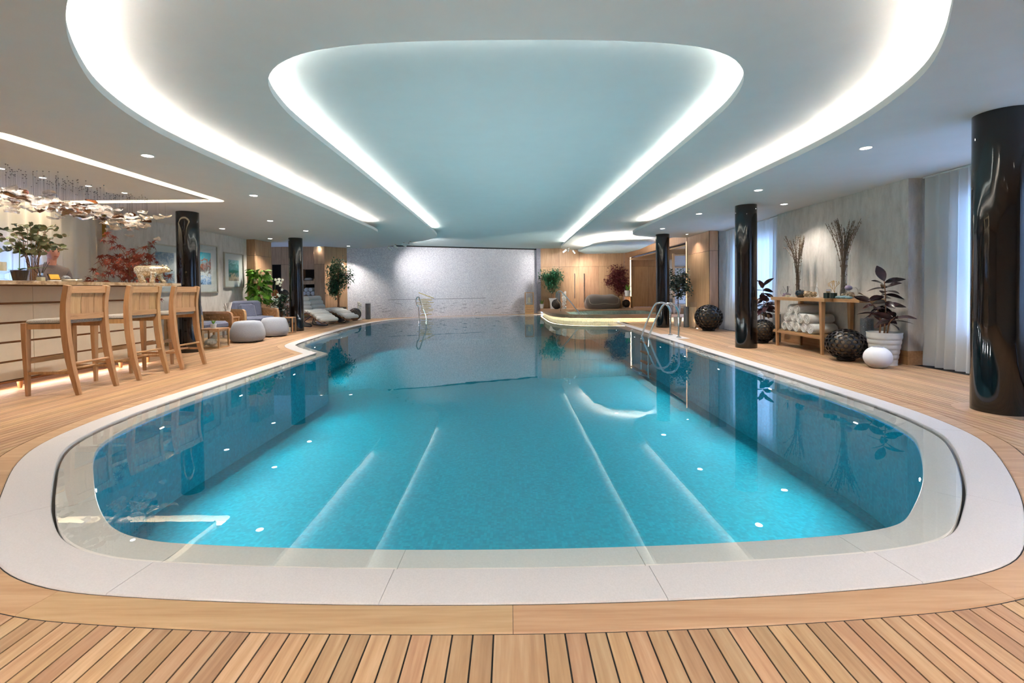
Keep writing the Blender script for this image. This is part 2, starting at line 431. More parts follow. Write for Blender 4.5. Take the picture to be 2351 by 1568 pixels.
# underwater lamps in the side walls
emit('pool_lens', (.9,.98,1,1), 8.0)
def pool_lamp(side, y, where):
    k = min((i for i in range(len(C_)) if (C_[i][0] < 0) == (side < 0)), key=lambda i: abs(C_[i][1]-y) + (0 if abs(C_[i][0]) > 2.4 or y < 2 else 9))
    x, yy = C_[k]; nx = Vector(C_[k])-Vector(A[k]); nx.normalize(); rz = math.atan2(nx.y, nx.x)
    d = thing('pool_lamp', 'small underwater lamp in the pool wall '+where, 'pool lamp', (x,yy,-.16), rz, 'underwater pool lamps')
    MB().cbox((.004,0,0),(.012,.07,.02),bev=.004).build('frame','chrome',d)
    MB().cbox((.012,0,0),(.006,.05,.008),bev=.002).build('lens','pool_lens',d)
    ld = bpy.data.lights.new('pool_beam','SPOT'); ld.energy = POOL_POWER; ld.spot_size = 2.7; ld.spot_blend = .8; ld.shadow_soft_size = .06; ld.color = (.92,1,1)
    o = bpy.data.objects.new('pool_beam', ld); COL.objects.link(o); o.parent = d; o.location = (.05,0,0)
    o.rotation_euler = Vector((1,0,-.06)).to_track_quat('-Z','Y').to_euler()
for y, w in ((2.9,'nearest the camera'),(4.2,'second from the camera'),(5.5,'third from the camera'),(6.9,'fourth from the camera'),(10.2,'past the corner of the pool'),(12.2,'near the white loungers'),(14.6,'at the far end')):
    pool_lamp(-1, y, 'on the left, '+w)
for y, w in ((2.9,'nearest the camera'),(4.2,'second from the camera'),(5.5,'third from the camera'),(6.9,'fourth from the camera'),(8.3,'before the ladder'),(9.7,'beside the ladder'),(11.6,'past the ladder'),(13.6,'beside the platform')):
    pool_lamp(1, y, 'on the right, '+w)

# ------------------------------------------------------------------ deck of teak planks running the length of the room
WALLL, WALLR = Vector((-6.33,17.55)), Vector((1.3,20.5))
def ywall(x):
    if x < WALLL.x: return 16.9
    return WALLL.y + (x-WALLL.x)*(WALLR.y-WALLL.y)/(WALLR.x-WALLL.x)
mb = MB(); mb.sheet([[(XL-1.6,YB),(XR+.3,YB),(XR+.3,20.6),(1.3,20.5),(-6.33,17.55),(XL-1.6,17.3)], A], -.004)
floor = struct('floor', mb, 'caulk')
DJ = joints([(0,1.575),(-1.7,1.68),(1.75,1.72),(-2.9,2.58),(2.9,2.65),(-3.66,4.6),(3.58,4.7),(-3.66,8.04),(-4.6,9.3)], 1.9)
stones('border_board', D1, D_, 0, -.013, DJ, 'teak_border', floor, .0008, skip=lambda p: p[0] > 1.0 and p[1] > 14.2)
def crossings(x):
    ys = []; n = len(D1)
    for i in range(n):
        a, b = D1[i], D1[(i+1) % n]
        if (a[0]-x)*(b[0]-x) < 0: ys.append(a[1]+(b[1]-a[1])*(x-a[0])/(b[0]-a[0]))
    return sorted(ys)
xs = []
xl, xr = min(p[0] for p in D1 if p[1] < 7)-.004, max(p[0] for p in D1 if 5 < p[1] < 13)+.004
c0, c1 = -.062, .100
nl = round((c0-xl)/.0656); nr = round((xr-c1)/.0656)
edges = [c0-(c0-xl)*k/nl for k in range(nl+1)][::-1] + [c1+(xr-c1)*k/nr for k in range(nr+1)]
x = xl
while x > XL-.2: x -= .0656; edges.insert(0, x)
x = xr
while x < XR: x += .0656; edges.append(x)
gap = .0028
for a, b in zip(edges, edges[1:]):
    u0, u1 = a+gap, b-gap; S = [u0+(u1-u0)*k/4 for k in range(5)]
    cr = [crossings(x) for x in S]
    k = min(len(c) for c in cr); k -= k % 2
    ymax = lambda x: 14.9 if x > 2.1 else ywall(x)-.01
    segs = []
    if k == 0: segs.append(([YB]*5, [ymax(x) for x in S]))
    else:
        segs.append(([YB]*5, [c[0]-.008 for c in cr]))
        for j in range(1, k-1, 2): segs.append(([c[j]+.008 for c in cr], [c[j+1]-.008 for c in cr]))
        if a < 1.2: segs.append(([c[-1]+.008 for c in cr], [ymax(x) for x in S]))
    for lo, hi in segs:
        if max(hi)-min(lo) < .03 or min(h-l for h, l in zip(hi, lo)) < 0: continue
        poly = [(x,y) for x,y in zip(S, lo)] + [(x,y) for x,y in zip(S[::-1], hi[::-1])]
        if lo[0] == lo[-1]: poly = [(S[0],lo[0]),(S[-1],lo[-1])] + poly[5:]
        MB().prism(poly, -.013, 0).build('plank', 'teak_plank', floor)

# ------------------------------------------------------------------ ceilings
E0 = [(p.x,p.y) for p in spline([(XR+.6,13.45),(5.0,13.42),(4.3,13.3),(3.75,13.0),(3.42,12.55),(3.28,11.9),(3.27,10.5),(3.27,8),(3.27,6),(3.27,5),(3.2,4.25),(3.05,3.6),(2.85,3.1),(2.5,2.6),(2.05,2.15),(1.4,1.9),(.6,1.8),(0,1.79),
   (-.6,1.8),(-1.35,1.88),(-1.95,2.12),(-2.4,2.5),(-2.75,2.95),(-3.0,3.4),(-3.18,4.0),(-3.25,4.7),(-3.25,6),(-3.25,8),(-3.25,10),(-3.27,11.2),(-3.4,11.75),(-3.8,12.3),(-4.5,12.9),(-5.4,13.35),(-6.2,13.6),(XL-1,13.75),(XL-2.4,13.8)], 5)]
E1 = [(p.x,p.y) for p in spline([(XR+.6,19.3),(4.2,19.2),(3.0,18.9),(2.3,18.5),(2.02,17.8),(1.97,16),(1.96,13),(1.96,9),(1.96,6),(1.96,4.6),(1.93,3.95),(1.78,3.45),(1.45,3.12),(.9,2.98),(0,2.94),(-.9,2.97),(-1.45,3.12),(-1.8,3.45),(-1.95,3.95),
   (-1.99,4.6),(-1.99,6),(-2.0,8),(-2.03,11),(-2.08,13),(-2.25,13.9),(-2.75,14.75),(-3.6,15.8),(-4.6,16.7),(-5.4,17.35),(-6.0,17.8)], 5)]
E1 = [(x*1.034,y*1.034) for x,y in E1]
bar_hole = [(-4.58,4.1),(-4.58,7.45),(XL-.35,7.45),(XL-.35,4.1)]
def rounded(poly, r, n=6):
    out = []; m_ = len(poly)
    for i in range(m_):
        p = Vector(poly[i]); a = (Vector(poly[i-1])-p); b = (Vector(poly[(i+1)%m_])-p)
        ang = a.angle(b); t = min(r/math.tan(ang/2), a.length*.49, b.length*.49)
        p0, p1 = p+a.normalized()*t, p+b.normalized()*t
        for k in range(n+1):
            u = k/n; out.append(tuple((1-u)**2*p0+2*u*(1-u)*p+u*u*p1))
    return out
BH = rounded([bar_hole[1], bar_hole[2], bar_hole[3], bar_hole[0]], .16)
mb = MB(); mb.sheet([E0 + [(XL-2.4,YB),(XR+.6,YB)], BH], L0, True)
mb.band(E0, E0, L0, L0+LIP)                                   # fascia
low = struct('ceiling_soffit', mb, 'ceiling_paint', label='low painted soffit around the pool with a curved edge', cat='ceiling')
def cove(E, z, ztop, name, yl, yr):
    """lip, trough, back wall and the LED line of a ceiling cove"""
    I1 = offset(E, .03); I2 = offset(E, .30)
    mb = MB(); mb.band(E, I1, z+LIP, z+LIP); mb.band(I1, I1, z+LIP, z+.02); mb.band(I1, I2, z+.02, z+.02); mb.band(I2, I2, z+.02, ztop)
    mb.build('cove_trough', 'ceiling_paint', name)
    lit = [i for i, p in enumerate(E) if p[1] < (yr if p[0] > 0 else yl)]; S1 = [offset(E, .045)[i] for i in lit]; S2 = [offset(E, .070)[i] for i in lit]
    mb = MB(); mb.band(S1, S2, z+.052, z+.0616)
    mb.build('led_strip', 'cove_led', name)
mb = MB(); mb.sheet([E1 + [(XL-2.4,18.6),(XL-2.4,YB),(XR+.6,YB)]], L1, True); mb.band(E1, E1, L1, L1+LIP)
mid = struct('ceiling_middle', mb, 'ceiling_paint', label='middle ceiling layer with a trapezoid opening', cat='ceiling')
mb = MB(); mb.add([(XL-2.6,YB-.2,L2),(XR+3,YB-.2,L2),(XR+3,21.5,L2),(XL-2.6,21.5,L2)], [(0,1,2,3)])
top = struct('ceiling', mb, 'ceiling_bounce_tint')
cove(E0, L0, L1, low, 11.0, 11.4); cove(E1, L1, L2, mid, 13.4, 17.6)
# lit slot and inner panel above the bar
BP = offset(BH, .21, True)
mb = MB(); mb.band(BH, BH, L0, L0+.13, True); mb.build('slot_side', 'ceiling_paint', low)
mb = MB(); mb.sheet([BP], L0, True); mb.band(BP, BP, L0, L0+.11, True); mb.build('bar_ceiling_panel', 'ceiling_paint', low)
mb = MB(); mb.sheet([offset(BH, -.01, True), offset(BH, .12, True)], L0+.11, True); mb.build('warm_led_strip', 'warm_led', low)
mb = MB(); mb.sheet([offset(BH, .12, True), offset(BH, .215, True)], L0+.11, True); mb.build('slot_top', 'ceiling_paint', low)

# floating canopy over the hot tub
CP = rounded([(p.x,p.y) for p in (G(1326,577,2.46), G(1362,563,2.46), G(1400,557,2.46), G(1492,553,2.46), G(1503,557,2.46), G(1468,573,2.46), G(1436,581,2.46), G(1345,583,2.46))], .35, 5)
cen = Vector((sum(p[0] for p in CP)/len(CP), sum(p[1] for p in CP)/len(CP)))
mb = MB(); mb.prism(CP, 2.46, 2.52)
mb.prism([tuple(cen+(Vector(p)-cen)*.6) for p in CP], 2.52, L1)
can = struct('ceiling_canopy', mb, 'ceiling_paint', label='rounded floating ceiling panel glowing above the hot tub', cat='ceiling panel')
P1 = [tuple(cen+(Vector(p)-cen)*.86) for p in CP]; P2 = [tuple(cen+(Vector(p)-cen)*.80) for p in CP]
emit('canopy_led', (1,.93,.85,1), 22.0)
MB().band(P1, P2, 2.525, 2.55, True).build('led_strip', 'canopy_led', can)

# ------------------------------------------------------------------ walls
H = L2+.02
# mosaic end wall
dirw = (WALLR-WALLL).normalized(); nrm = Vector((-dirw.y, dirw.x))
q = [WALLL, WALLR, WALLR+nrm*.2, WALLL+nrm*.2]
wb = struct('wall_back', MB().prism([tuple(v) for v in q], -.02, H), 'glass_mosaic')
def on_wall(px, py):
    d = ray(px, py); t = ((WALLL.x-0)*nrm.x+(WALLL.y)*nrm.y)/(d.x*nrm.x+d.y*nrm.y); return Vector((d.x*t, d.y*t, CAMH+d.z*t))
def wall_strip(px0, px1, py, h, depth=.006):
    a, b = on_wall(px0, py), on_wall(px1, py)
    p = [a.xy, b.xy, b.xy-nrm*depth, a.xy-nrm*depth]
    return MB().prism([tuple(v) for v in p], (a.z+b.z)/2-h/2, (a.z+b.z)/2+h/2)
plain('gold_glass', '#c2ab63', .3, .6, var=.2)
plain('grey_glass', '#8f8d99', .4, .2, var=.2)
random.seed(3)
for py in (687,689.5,692,695,698.5,701.5,704,707,710,713.5,717,721.5,724):
    x0 = random.uniform(956,972); x1 = random.uniform(982,998)
    wall_strip(x0, x1, py, .022).build('gold_mosaic_streak', 'gold_glass', wb)
a, b = on_wall(961,671), on_wall(996,684)
MB().add([a-Vector((nrm.x,nrm.y,0))*.004, b-Vector((nrm.x,nrm.y,0))*.004, b-Vector((nrm.x,nrm.y,.02))*.004-Vector((0,0,.03)), a-Vector((nrm.x,nrm.y,0))*.004-Vector((0,0,.03))], [(0,1,2,3)]).build('gold_mosaic_streak', 'gold_glass', wb)
wall_strip(890,1115,686.3,.018,.004).build('horizon_mosaic_line', 'grey_glass', wb)
for k in range(60):
    x0 = random.uniform(862,1200); py = random.uniform(690,719); w = random.uniform(3,12)
    wall_strip(x0, x0+w, py, .012,.004).build('ripple_mosaic_streak', 'grey_glass', wb)
gp = wall_strip(886,1237,572.5,.05,.03); gz = L2-.022-sum(v.z for v in gp.v)/8; gp.xform(Matrix.Translation((0,0,gz))).build('ceiling_gap', 'slot_black', wb)

def panelled(name, rects, frame, mat='oak_panel', base='dark_void', back=.05, label=None, thick=.02):
    """a wall of separate veneer panels on a dark backing; rects in (u0,u1,z0,z1); frame maps (u,depth,z) to the room"""
    u0 = min(r[0] for r in rects); u1 = max(r[1] for r in rects); z0 = min(r[2] for r in rects); z1 = max(r[3] for r in rects)
    def bx(u0,u1,d0,d1,z0,z1):
        pts = [frame(u,d,z) for z in (z0,z1) for u,d in ((u0,d0),(u1,d0),(u1,d1),(u0,d1))]
        return MB().add(pts, [(3,2,1,0),(4,5,6,7),(0,1,5,4),(1,2,6,5),(2,3,7,6),(3,0,4,7)])
    w = struct(name, bx(u0,u1,thick+.001,back,z0,z1), base)
    g = .004
    for (a,b,c,d) in rects: bx(a+g,b-g,0,thick,c+g,d-g).build('panel', mat, w)
    return w
PZ = .235                                                            # platform height
# oak wall behind the hot tub
YW = 20.3
xsW = [YP(px,640,YW).x for px in (1237,1283.6,1329.7,1375.3,1433)]
zj = YP(1300,612.5,YW).z
fw = lambda u,d,z: (u, YW+d, z)
rects = []
for a, b in zip(xsW, xsW[1:]): rects += [(a,b,PZ,zj),(a,b,zj,L2)]
wbr = panelled('wall_back_right', rects, fw)
for k, (px, py0, py1) in enumerate(((1319.3,628,685),(1341.2,628,694))):
    p0, p1 = YP(px,py0,YW-.07), YP(px,py1,YW-.07)
    h = MB(); h.tube([p0,p1], .018, 10); h.tube([(p0.x,YW-.07,p0.z-.12),(p0.x,YW,p0.z-.12)], .012, 8); h.tube([(p1.x,YW-.07,p1.z+.12),(p1.x,YW,p1.z+.12)], .012, 8)
    h.build('pull_handle', 'chrome', wbr, True)
# return with a vertical LED line, then the recess
xr0, xr1 = YP(1433,640,YW).x, 5.38
panelled('wall_return', [(0,.75,PZ,zj),(0,.75,zj,L2)], lambda u,d,z: (xr0+(xr1-xr0)*u/.75+d*.2, YW-.02-.0*u+d, z))
emit('line_led', (1, .78, .5, 1), 5.0)
MB().box(xr1,xr1+.035,YW-.03,YW,PZ,L0-.02).build('led_line', 'line_led', tag(MB().box(xr1-.01,xr1+.045,YW,YW+.03,PZ,L0).build('trim_1','oak_panel'), kind='structure'))
panelled('wall_recess_back', [(5.45,6.3,PZ,zj),(6.3,7.2,PZ,zj),(5.45,6.3,zj,2.5),(6.3,7.2,zj,2.5)], lambda u,d,z: (u, YW+.35+d, z))
XP_ = 5.22                                                           # plane of the portal and the oak pier on the right
tag(MB().box(XP_,XP_+.12,13.4,20.3,2.44,L0+.13).build('beam','oak_panel'), 'oak beam along the top of the recess opening', 'beam', kind='structure')
tag(MB().box(XP_+.12,7.4,13.4,20.6,2.36,2.40).build('ceiling_recess','oak_panel'), kind='structure')
wr_ = struct('wall_recess_side', MB().box(7.2,7.3,13,20.7,0,L2), 'white_wall')
tag(MB().box(XP_,XP_+.12,13.38,13.5,0,2.45).build('trim_2','oak_panel'), kind='structure')
emit('amber_line', (1,.55,.28,1), 2.2)
tag(MB().box(XP_-.006,XP_,13.41,13.44,.0,2.45).build('trim_3','amber_line'), kind='structure')
# oak lattice screen standing in the recess
plain('mat_grey','#a9a49f',.8)
sc_ = thing('lattice_screen', 'pale screen with an oak lattice inside the recess', 'screen', (6.15,14.9,PZ))
MB().box(-.75,.95,.0,.02,.3,1.95).build('pane','mat_grey',sc_)
for zz in (.3,.62,.92,1.22,1.52,1.92): MB().box(-.75,.95,-.03,0,zz-.018,zz+.018).build('rail','oak_rail',sc_)
for xx in (-.78,.55,.97): MB().box(xx-.03,xx+.03,-.035,.03,0,1.98).build('post','oak_furniture',sc_)
# oak pier on the right
for nm, rc, fr in (('wall_pier_side',[(11.9,13.36,0,2.05),(11.9,13.36,2.05,L0)],lambda u,d,z:(XP_+d,u,z)),
                   ('wall_pier_front',[(XP_+.004,XR-.05,0,2.05),(XP_+.004,XR-.05,2.05,L0)],lambda u,d,z:(u,11.88+d*.6,z))):
    panelled(nm, rc, fr)
# right wall: travertine between two curtained windows
wall_r = struct('wall_right', MB().box(XR,XR+.25,6.28,9.35,.0,L0+.02).box(XR+.0,XR+.25,11.95,13.4,0,L0+.02).box(XR+.25,XR+.45,6.28,9.35,0,L0+.02).box(XR+.3,XR+.45,YB,1.2,0,H), 'travertine')
struct('wall_right_sill', MB().box(XR+.3,XR+.45,1.2,6.28,0,.5).box(XR+.3,XR+.45,9.35,11.95,0,.75).box(XR+.3,XR+.45,1.2,6.28,2.2,H).box(XR+.3,XR+.45,9.35,11.95,2.15,H).box(XR+.3,XR+.45,5.7,6.28,.5,2.2).box(XR+.3,XR+.45,9.35,9.75,.75,2.15).box(XR+.3,XR+.45,11.4,11.95,.75,2.15).box(XR+.3,XR+.45,3.6,3.75,.12,2.3).box(XR+.3,XR+.45,10.6,10.7,.12,2.3), 'white_wall')
tag(MB().box(XR-.02,XR,6.27,9.35,0,.19).box(XR-.02,XR+.25,6.26,6.28,0,.19).build('baseboard_right','oak_rail'), kind='structure')
mb = glassy('window_glass','#eaf2f6')
tag(MB().box(XR+.37,XR+.375,1.2,6.28,.12,2.3).build('window_1','window_glass'), kind='structure')
tag(MB().box(XR+.37,XR+.375,9.35,11.95,.12,2.3).build('window_2','window_glass'), kind='structure')
# left wall: travertine, window bay behind the bar
struct('wall_left', MB().box(XL-.2,XL,8.35,12.8,0,L0+.02).box(XL-.5,XL-.2,8.35,8.5,0,L0+.02), 'travertine')
struct('wall_left_bay', MB().box(XL-.6,XL-.45,YB,4.0,0,H).box(XL-.6,XL-.45,7.9,8.5,0,H).box(XL-.6,XL-.45,4.0,5.2,0,H).box(XL-.6,XL-.45,7.2,7.9,0,H).box(XL-.6,XL-.45,5.2,7.2,0,.9).box(XL-.6,XL-.45,5.2,7.2,1.7,H), 'white_wall')
tag(MB().box(XL-.53,XL-.525,5.2,7.2,.9,1.7).build('window_3','window_glass'), kind='structure')
tag(MB().box(XL-.08,XL-.02,8.33,8.36,2.12,L0).build('trim_4','brass'), kind='structure')
# oak pier and rear oak wall on the left
panelled('wall_left_pier', [(12.78,13.65,0,2.12),(12.78,13.65,2.12,L0)], lambda u,d,z: (-7.12-d,u,z))
panelled('wall_left_pier_front', [(XL-.02,-7.122,0,2.12),(XL-.02,-7.122,2.12,L0)], lambda u,d,z: (u,12.76+d,z))
struct('wall_left_rear', MB().box(-9.4,-9.2,13.0,17.2,0,H).box(-9.2,XL,12.9,13.1,0,H), 'white_wall')
YR = 16.85
fx = lambda px: YP(px,640,YR).x
zR = lambda py: YP(700,py,YR).z
xs_ = [fx(p) for p in (600,625,645.5,690,721.5,746)]
zt, zn = L1, zR(607)
rects = [(xs_[0],xs_[1],0,zn),(xs_[0],xs_[1],zn,zt),(xs_[1],xs_[2],zn,zt),(xs_[2],xs_[3],0,zR(682)),(xs_[2],xs_[3],zR(682),zn),(xs_[2],xs_[3],zn,zt),(xs_[3],xs_[4],zR(618),zt),
         (xs_[3],xs_[4],zR(653),zR(644)),(xs_[3],xs_[4],zR(688),zR(679)),(xs_[3],xs_[4],0,zR(712)),(xs_[4],xs_[5],0,zn),(xs_[4],xs_[5],zn,zt)]
wrr = panelled('wall_rear_left', rects, lambda u,d,z: (u,YR+d+(.42 if d > .0205 else 0),z), back=.06, thick=.02)
mb = MB()
for z0, z1 in ((zR(644),zR(618)),(zR(679),zR(653)),(zR(712),zR(688))):
    mb.box(xs_[3]-.02,xs_[3],YR+.02,YR+.42,z0-.02,z1+.02).box(xs_[4],xs_[4]+.02,YR+.02,YR+.42,z0-.02,z1+.02).box(xs_[3],xs_[4],YR+.02,YR+.42,z0-.02,z0).box(xs_[3],xs_[4],YR+.02,YR+.42,z1,z1+.02)
mb.build('niche_lining','oak_panel',wrr)
panelled('wall_rear_return', [(0,1,0,zn),(0,1,zn,zt)], lambda u,d,z: (xs_[5]+(WALLL.x+.08-xs_[5])*u-d*.5, YR+(WALLL.y-YR)*u+d*.5, z))
# outer shell that closes the building behind the visible walls
tag(MB().box(1.22,1.40,20.28,21.0,0,H).build('trim_5','grey_glass'), kind='structure')
struct('wall_outer_back', MB().box(-9.8,7.6,21.2,21.4,-.2,H+.1), 'white_wall')
struct('wall_outer_left', MB().box(-9.8,-9.6,8.2,21.4,-.2,H+.1).box(-9.8,XL-.4,8.2,8.4,0,H+.1), 'white_wall')
struct('wall_outer_right', MB().box(7.5,7.7,13.0,21.4,-.2,H+.1).box(XR+.2,7.7,12.9,13.1,0,H+.1), 'white_wall')
# wall behind the camera
struct('wall_front', MB().box(XL-1.8,XR+.6,YB-.2,YB,0,H), 'white_wall')

# ------------------------------------------------------------------ hot tub platform
PE = [(p.x,p.y) for p in spline([(1.36,20.35),(1.38,18.5),(1.42,16.9),(1.55,16.0),(1.85,15.35),(2.35,14.95),(3.0,14.78),(3.8,14.72),(4.6,14.7),(5.22,14.7),(7.2,14.7)], 6)]
plat = thing('hot_tub_platform', 'raised oak platform round the hot tub, lit under its lip', 'platform'); plat['kind'] = 'structure'
tub = rounded([(2.05,15.15),(5.3,15.15),(5.3,18.3),(3.2,18.3),(2.1,17.4)], .55, 6)
back_ = [(7.2,20.65),(1.36,20.65)]
mb = MB(); mb.sheet([PE+back_, tub], PZ); mb.band(PE, PE, PZ-.115, PZ); Pi = offset(PE, .12); mb.band(PE, Pi, PZ-.115, PZ-.115)
mb.band(tub, tub, PZ, PZ-.04, True)
mb.build('deck_top','teak_border',plat)
me_ = MB(); me_.band(Pi, Pi, PZ-.115, -.5); o = me_.build('tiled_riser','step_tile',plat)
uv = o.data.uv_layers.new(name='uv')
for l in o.data.loops:
    v = o.data.vertices[l.vertex_index].co; uv.data[l.index].uv = (v.x+v.y*.7, v.z)
S1, S2 = offset(PE, .03), offset(PE, .06)
MB().band(S1, S2, PZ-.118, PZ-.118).build('led_strip','warm_led',plat)
mb = MB(); ti = [tuple(Vector((3.7,16.8))+(Vector(p)-Vector((3.7,16.8)))*.985) for p in tub]
mb.band(tub, tub, PZ-.04, -.6, True); mb.sheet([tub], -.6); o = mb.build('tub_basin','tub_tile',plat)
uv = o.data.uv_layers.new(name='uv')
for l in o.data.loops:
    v = o.data.vertices[l.vertex_index].co; uv.data[l.index].uv = (v.x+v.z, v.y+v.z)
MB().sheet([tub], PZ-.19).build('tub_water','tub_water',plat, raw=True)
for tx, ty in ((2.6,15.3),(4.8,15.3),(4.8,18.1)):  # unseen lights added to brighten the hot tub, each with a small fixture
    tl = bpy.data.lights.new('tub_fill_light','POINT'); tl.energy = 130; tl.shadow_soft_size = .08; tl.color = (1,.97,.9); to = bpy.data.objects.new('tub_fill_light',tl); COL.objects.link(to); to.parent = plat; to.location = (tx,ty,-.2)
    MB().lathe([(.05,0),(.05,.02),(.035,.025)],(tx,ty+(-.14 if ty < 16 else .14),-.215),16).build('tub_fill_fixture','chrome',plat,True)
MB().cbox((3.05,18.285,PZ-.10),(.26,.03,.075),bev=.01).build('skimmer','slot_black',plat)

# ------------------------------------------------------------------ black lacquer columns
mt, nt, b = newmat('black_lacquer')
b.inputs['Base Color'].default_value = lin('#0b090b'); b.inputs['Roughness'].default_value = .06
b.inputs['Specular IOR Level'].default_value = .5; b.inputs['Coat Weight'].default_value = .25; b.inputs['Coat Roughness'].default_value = .02
bump(nt, b, noise_tex(nt, coords(nt, (1,1,.35)), 7, 2), .12, .02)
def column(x, y, seam, label):
    c = thing('column', label, 'column', (x,y,0), 0, 'black lacquered columns'); c['kind'] = 'structure'
    n = 72; r = .18; prof = []
    mb = MB(); vs = []
    for z in (0,.02,L0-.004,L0):
        for k in range(n):
            a = 2*PI*k/n; d = abs((a-seam+PI) % (2*PI)-PI)
            rr = r*(.90 if d < .06 else 1)*(1.01 if z < .021 else 1); vs.append((rr*math.cos(a), rr*math.sin(a), z))
    fs = [(j*n+k, j*n+(k+1)%n, (j+1)*n+(k+1)%n, (j+1)*n+k) for j in range(3) for k in range(n)]
    mb.add(vs, fs); mb.build('shaft','black_lacquer',c,True)
    a = seam; MB().box(-.006,.006,-.012,.012,.02,L0-.02).xform(Matrix.Rotation(a,4,'Z') @ Matrix.Translation((.17,0,0))).build('seam_strip','slot_black',c)
    rg = MB(); rg.lathe([(.182,0),(.30,0),(.30,.0015),(.182,.0015)],(0,0,0),48); rg.build('deck_ring','teak_border',c)
    return c
for px, py, lab, sm in ((437,811,'black glossy column at the end of the bar, behind the third stool',-2.6),(682,761,'black glossy column between the poufs and the white loungers',-2.5),
                        (1713,800.5,'black glossy column to the left of the console with rolled towels',-.55),(1522,753,'farthest black glossy column, behind the pool ladder',-.6),(2345,957,'nearest black glossy column at the right edge, before the white curtain',-.2)):
    p = G(px,py); column((p.x/p.y)*(p.y+.18) if px != 2345 else 4.24, p.y+.18, sm, lab)
# ------------------------------------------------------------------ downlights
def lamp_spot(name, loc, power, size, blend, parent=None, col=(1,.93,.84), target=None, radius=.05):
    ld = bpy.data.lights.new(name, 'SPOT'); ld.energy = power; ld.spot_size = math.radians(size); ld.spot_blend = blend
    ld.shadow_soft_size = radius; ld.color = col
    o = bpy.data.objects.new(name, ld); COL.objects.link(o); o.location = loc
    if target is not None: o.rotation_euler = (Vector(target)-Vector(loc)).to_track_quat('-Z','Y').to_euler()
    if parent: o.parent = parent
    return o
dl = [  # photo position, where it is, beam strength
 (339,358,'beside the curved soffit edge above the bar stools',1),(582,449,'in the left soffit past the bar slot light',1),(620,507,'in the left soffit before the second black column',1),(510,525,'in the left soffit nearest the framed pictures',1),
 (702,530,'in the left soffit just right of the second black column',1),(620,548,'at the back of the left soffit over the leafy plant',.8),
 (1988,340,'in the right soffit nearest the camera',1),(1741,437,'in the right soffit above the column by the console',1),(1800,469,'in the right soffit nearest the travertine wall',.52),(1605,491,'in the right soffit before the far column',1),
 (1521,525,'in the right soffit just above the farthest column',1),(1577,538,'in the right soffit by the oak pier',.3),
 (98,408,'in the bar ceiling panel, third from the column',.4),(203,427,'in the bar ceiling panel, second from the column',.4),(286,443,'in the bar ceiling panel, nearest the column',.4),(2,387,'in the bar ceiling panel at the left picture edge',.4),
 (733,566,'in the rear left ceiling before the towel niches',1.8),(800,565,'in the rear left ceiling before the mosaic wall',1.6),(1413,538,'in the middle ceiling before the hot tub canopy',1.2)]
for px, py, where, k in dl:
    LZ = L1 if k > 1.1 else L0; p = G(px, py, LZ)
    d = thing('downlight', 'small round recessed downlight '+where, 'downlight', (p.x,p.y,LZ), 0, 'recessed ceiling downlights')
    r = .052 if k > .5 else .03
    MB().lathe([(r,-.001),(r*1.25,-.004),(r*1.25,0),(r,0)],(0,0,0),24,capb=False,capt=False).build('trim_ring','fascia_paint',d,True)
    MB().lathe([(1e-4,-.0015),(r,-.0015)],(0,0,0),24).build('lens','lens_glow',d)
    lamp_spot('downlight_beam',(0,0,-.02),SPOT_POWER*k,120,.7,d)
for x, y, wh in ((-5.2,1.6,'over the deck left of the pool end'),(-5.2,-1.0,'in the rear left corner'),(-2.4,-.6,'in the back row, left'),(0,-.6,'in the back row, centre'),(2.4,-.6,'in the back row, right'),(4.3,.9,'over the deck right of the pool end'),(-2.0,.6,'in the front row, left'),(2.0,.6,'in the front row, right')):      # unseen lamps added to light the near end, carrying on the downlights
    d = thing('downlight', 'unseen recessed downlight added behind the photographer, '+wh, 'downlight', (x,y,L0), 0, 'recessed ceiling downlights')
    MB().lathe([(.052,-.001),(.065,-.004),(.065,0),(.052,0)],(0,0,0),24,capb=False,capt=False).build('trim_ring','fascia_paint',d,True)
    MB().lathe([(1e-4,-.0015),(.052,-.0015)],(0,0,0),24).build('lens','lens_glow',d)
    lamp_spot('downlight_beam',(0,0,-.02),SPOT_POWER,120,.7,d)

# ------------------------------------------------------------------ curtains
mt = bpy.data.materials.new('sheer_fabric'); mt.use_nodes = True; nt = mt.node_tree; nt.nodes.clear(); MATS['sheer_fabric'] = mt
d1 = N(nt,'ShaderNodeBsdfDiffuse'); d1.inputs[0].default_value = lin('#f1eee8'); t1 = N(nt,'ShaderNodeBsdfTranslucent'); t1.inputs[0].default_value = lin('#f3f1ee')
mx = N(nt,'ShaderNodeMixShader'); mx.inputs[0].default_value = .45; o = N(nt,'ShaderNodeOutputMaterial')
nt.links.new(d1.outputs[0],mx.inputs[1]); nt.links.new(t1.outputs[0],mx.inputs[2]); nt.links.new(mx.outputs[0],o.inputs[0])
def curtain(label, x, y0, y1, z1, seed, amp=.04, pitch=.14, flare=.05):
    random.seed(seed); c = thing('curtain', label, 'curtain', (x,(y0+y1)/2,0), 0)
    L = y1-y0; n = int(L/pitch*10); rows = []
    ph = [random.uniform(-.5,.5) for _ in range(40)]
    for j in range(9):
        t = j/8; z = .012+(z1-.012)*t; row = []
        for i in range(n+1):
            u = i/n*L/pitch; w = math.sin(2*PI*u+1.2*math.sin(u*.9+seed))*(1-.25*math.sin(u*2.1))
            a = amp*(1.15-.35*t)
            row.append((w*a + (1-t)**3*flare*(-1 if x > 0 else 1)*.6, -L/2+i/n*L+.02*math.sin(u*1.7+t*1.5), z))
        rows.append(row)
    MB().grid(rows).build('fabric','sheer_fabric',c,True)
    MB().box(-.03,.03,-L/2,L/2,z1-.012,z1+.004).build('track','fascia_paint',c)
    return c
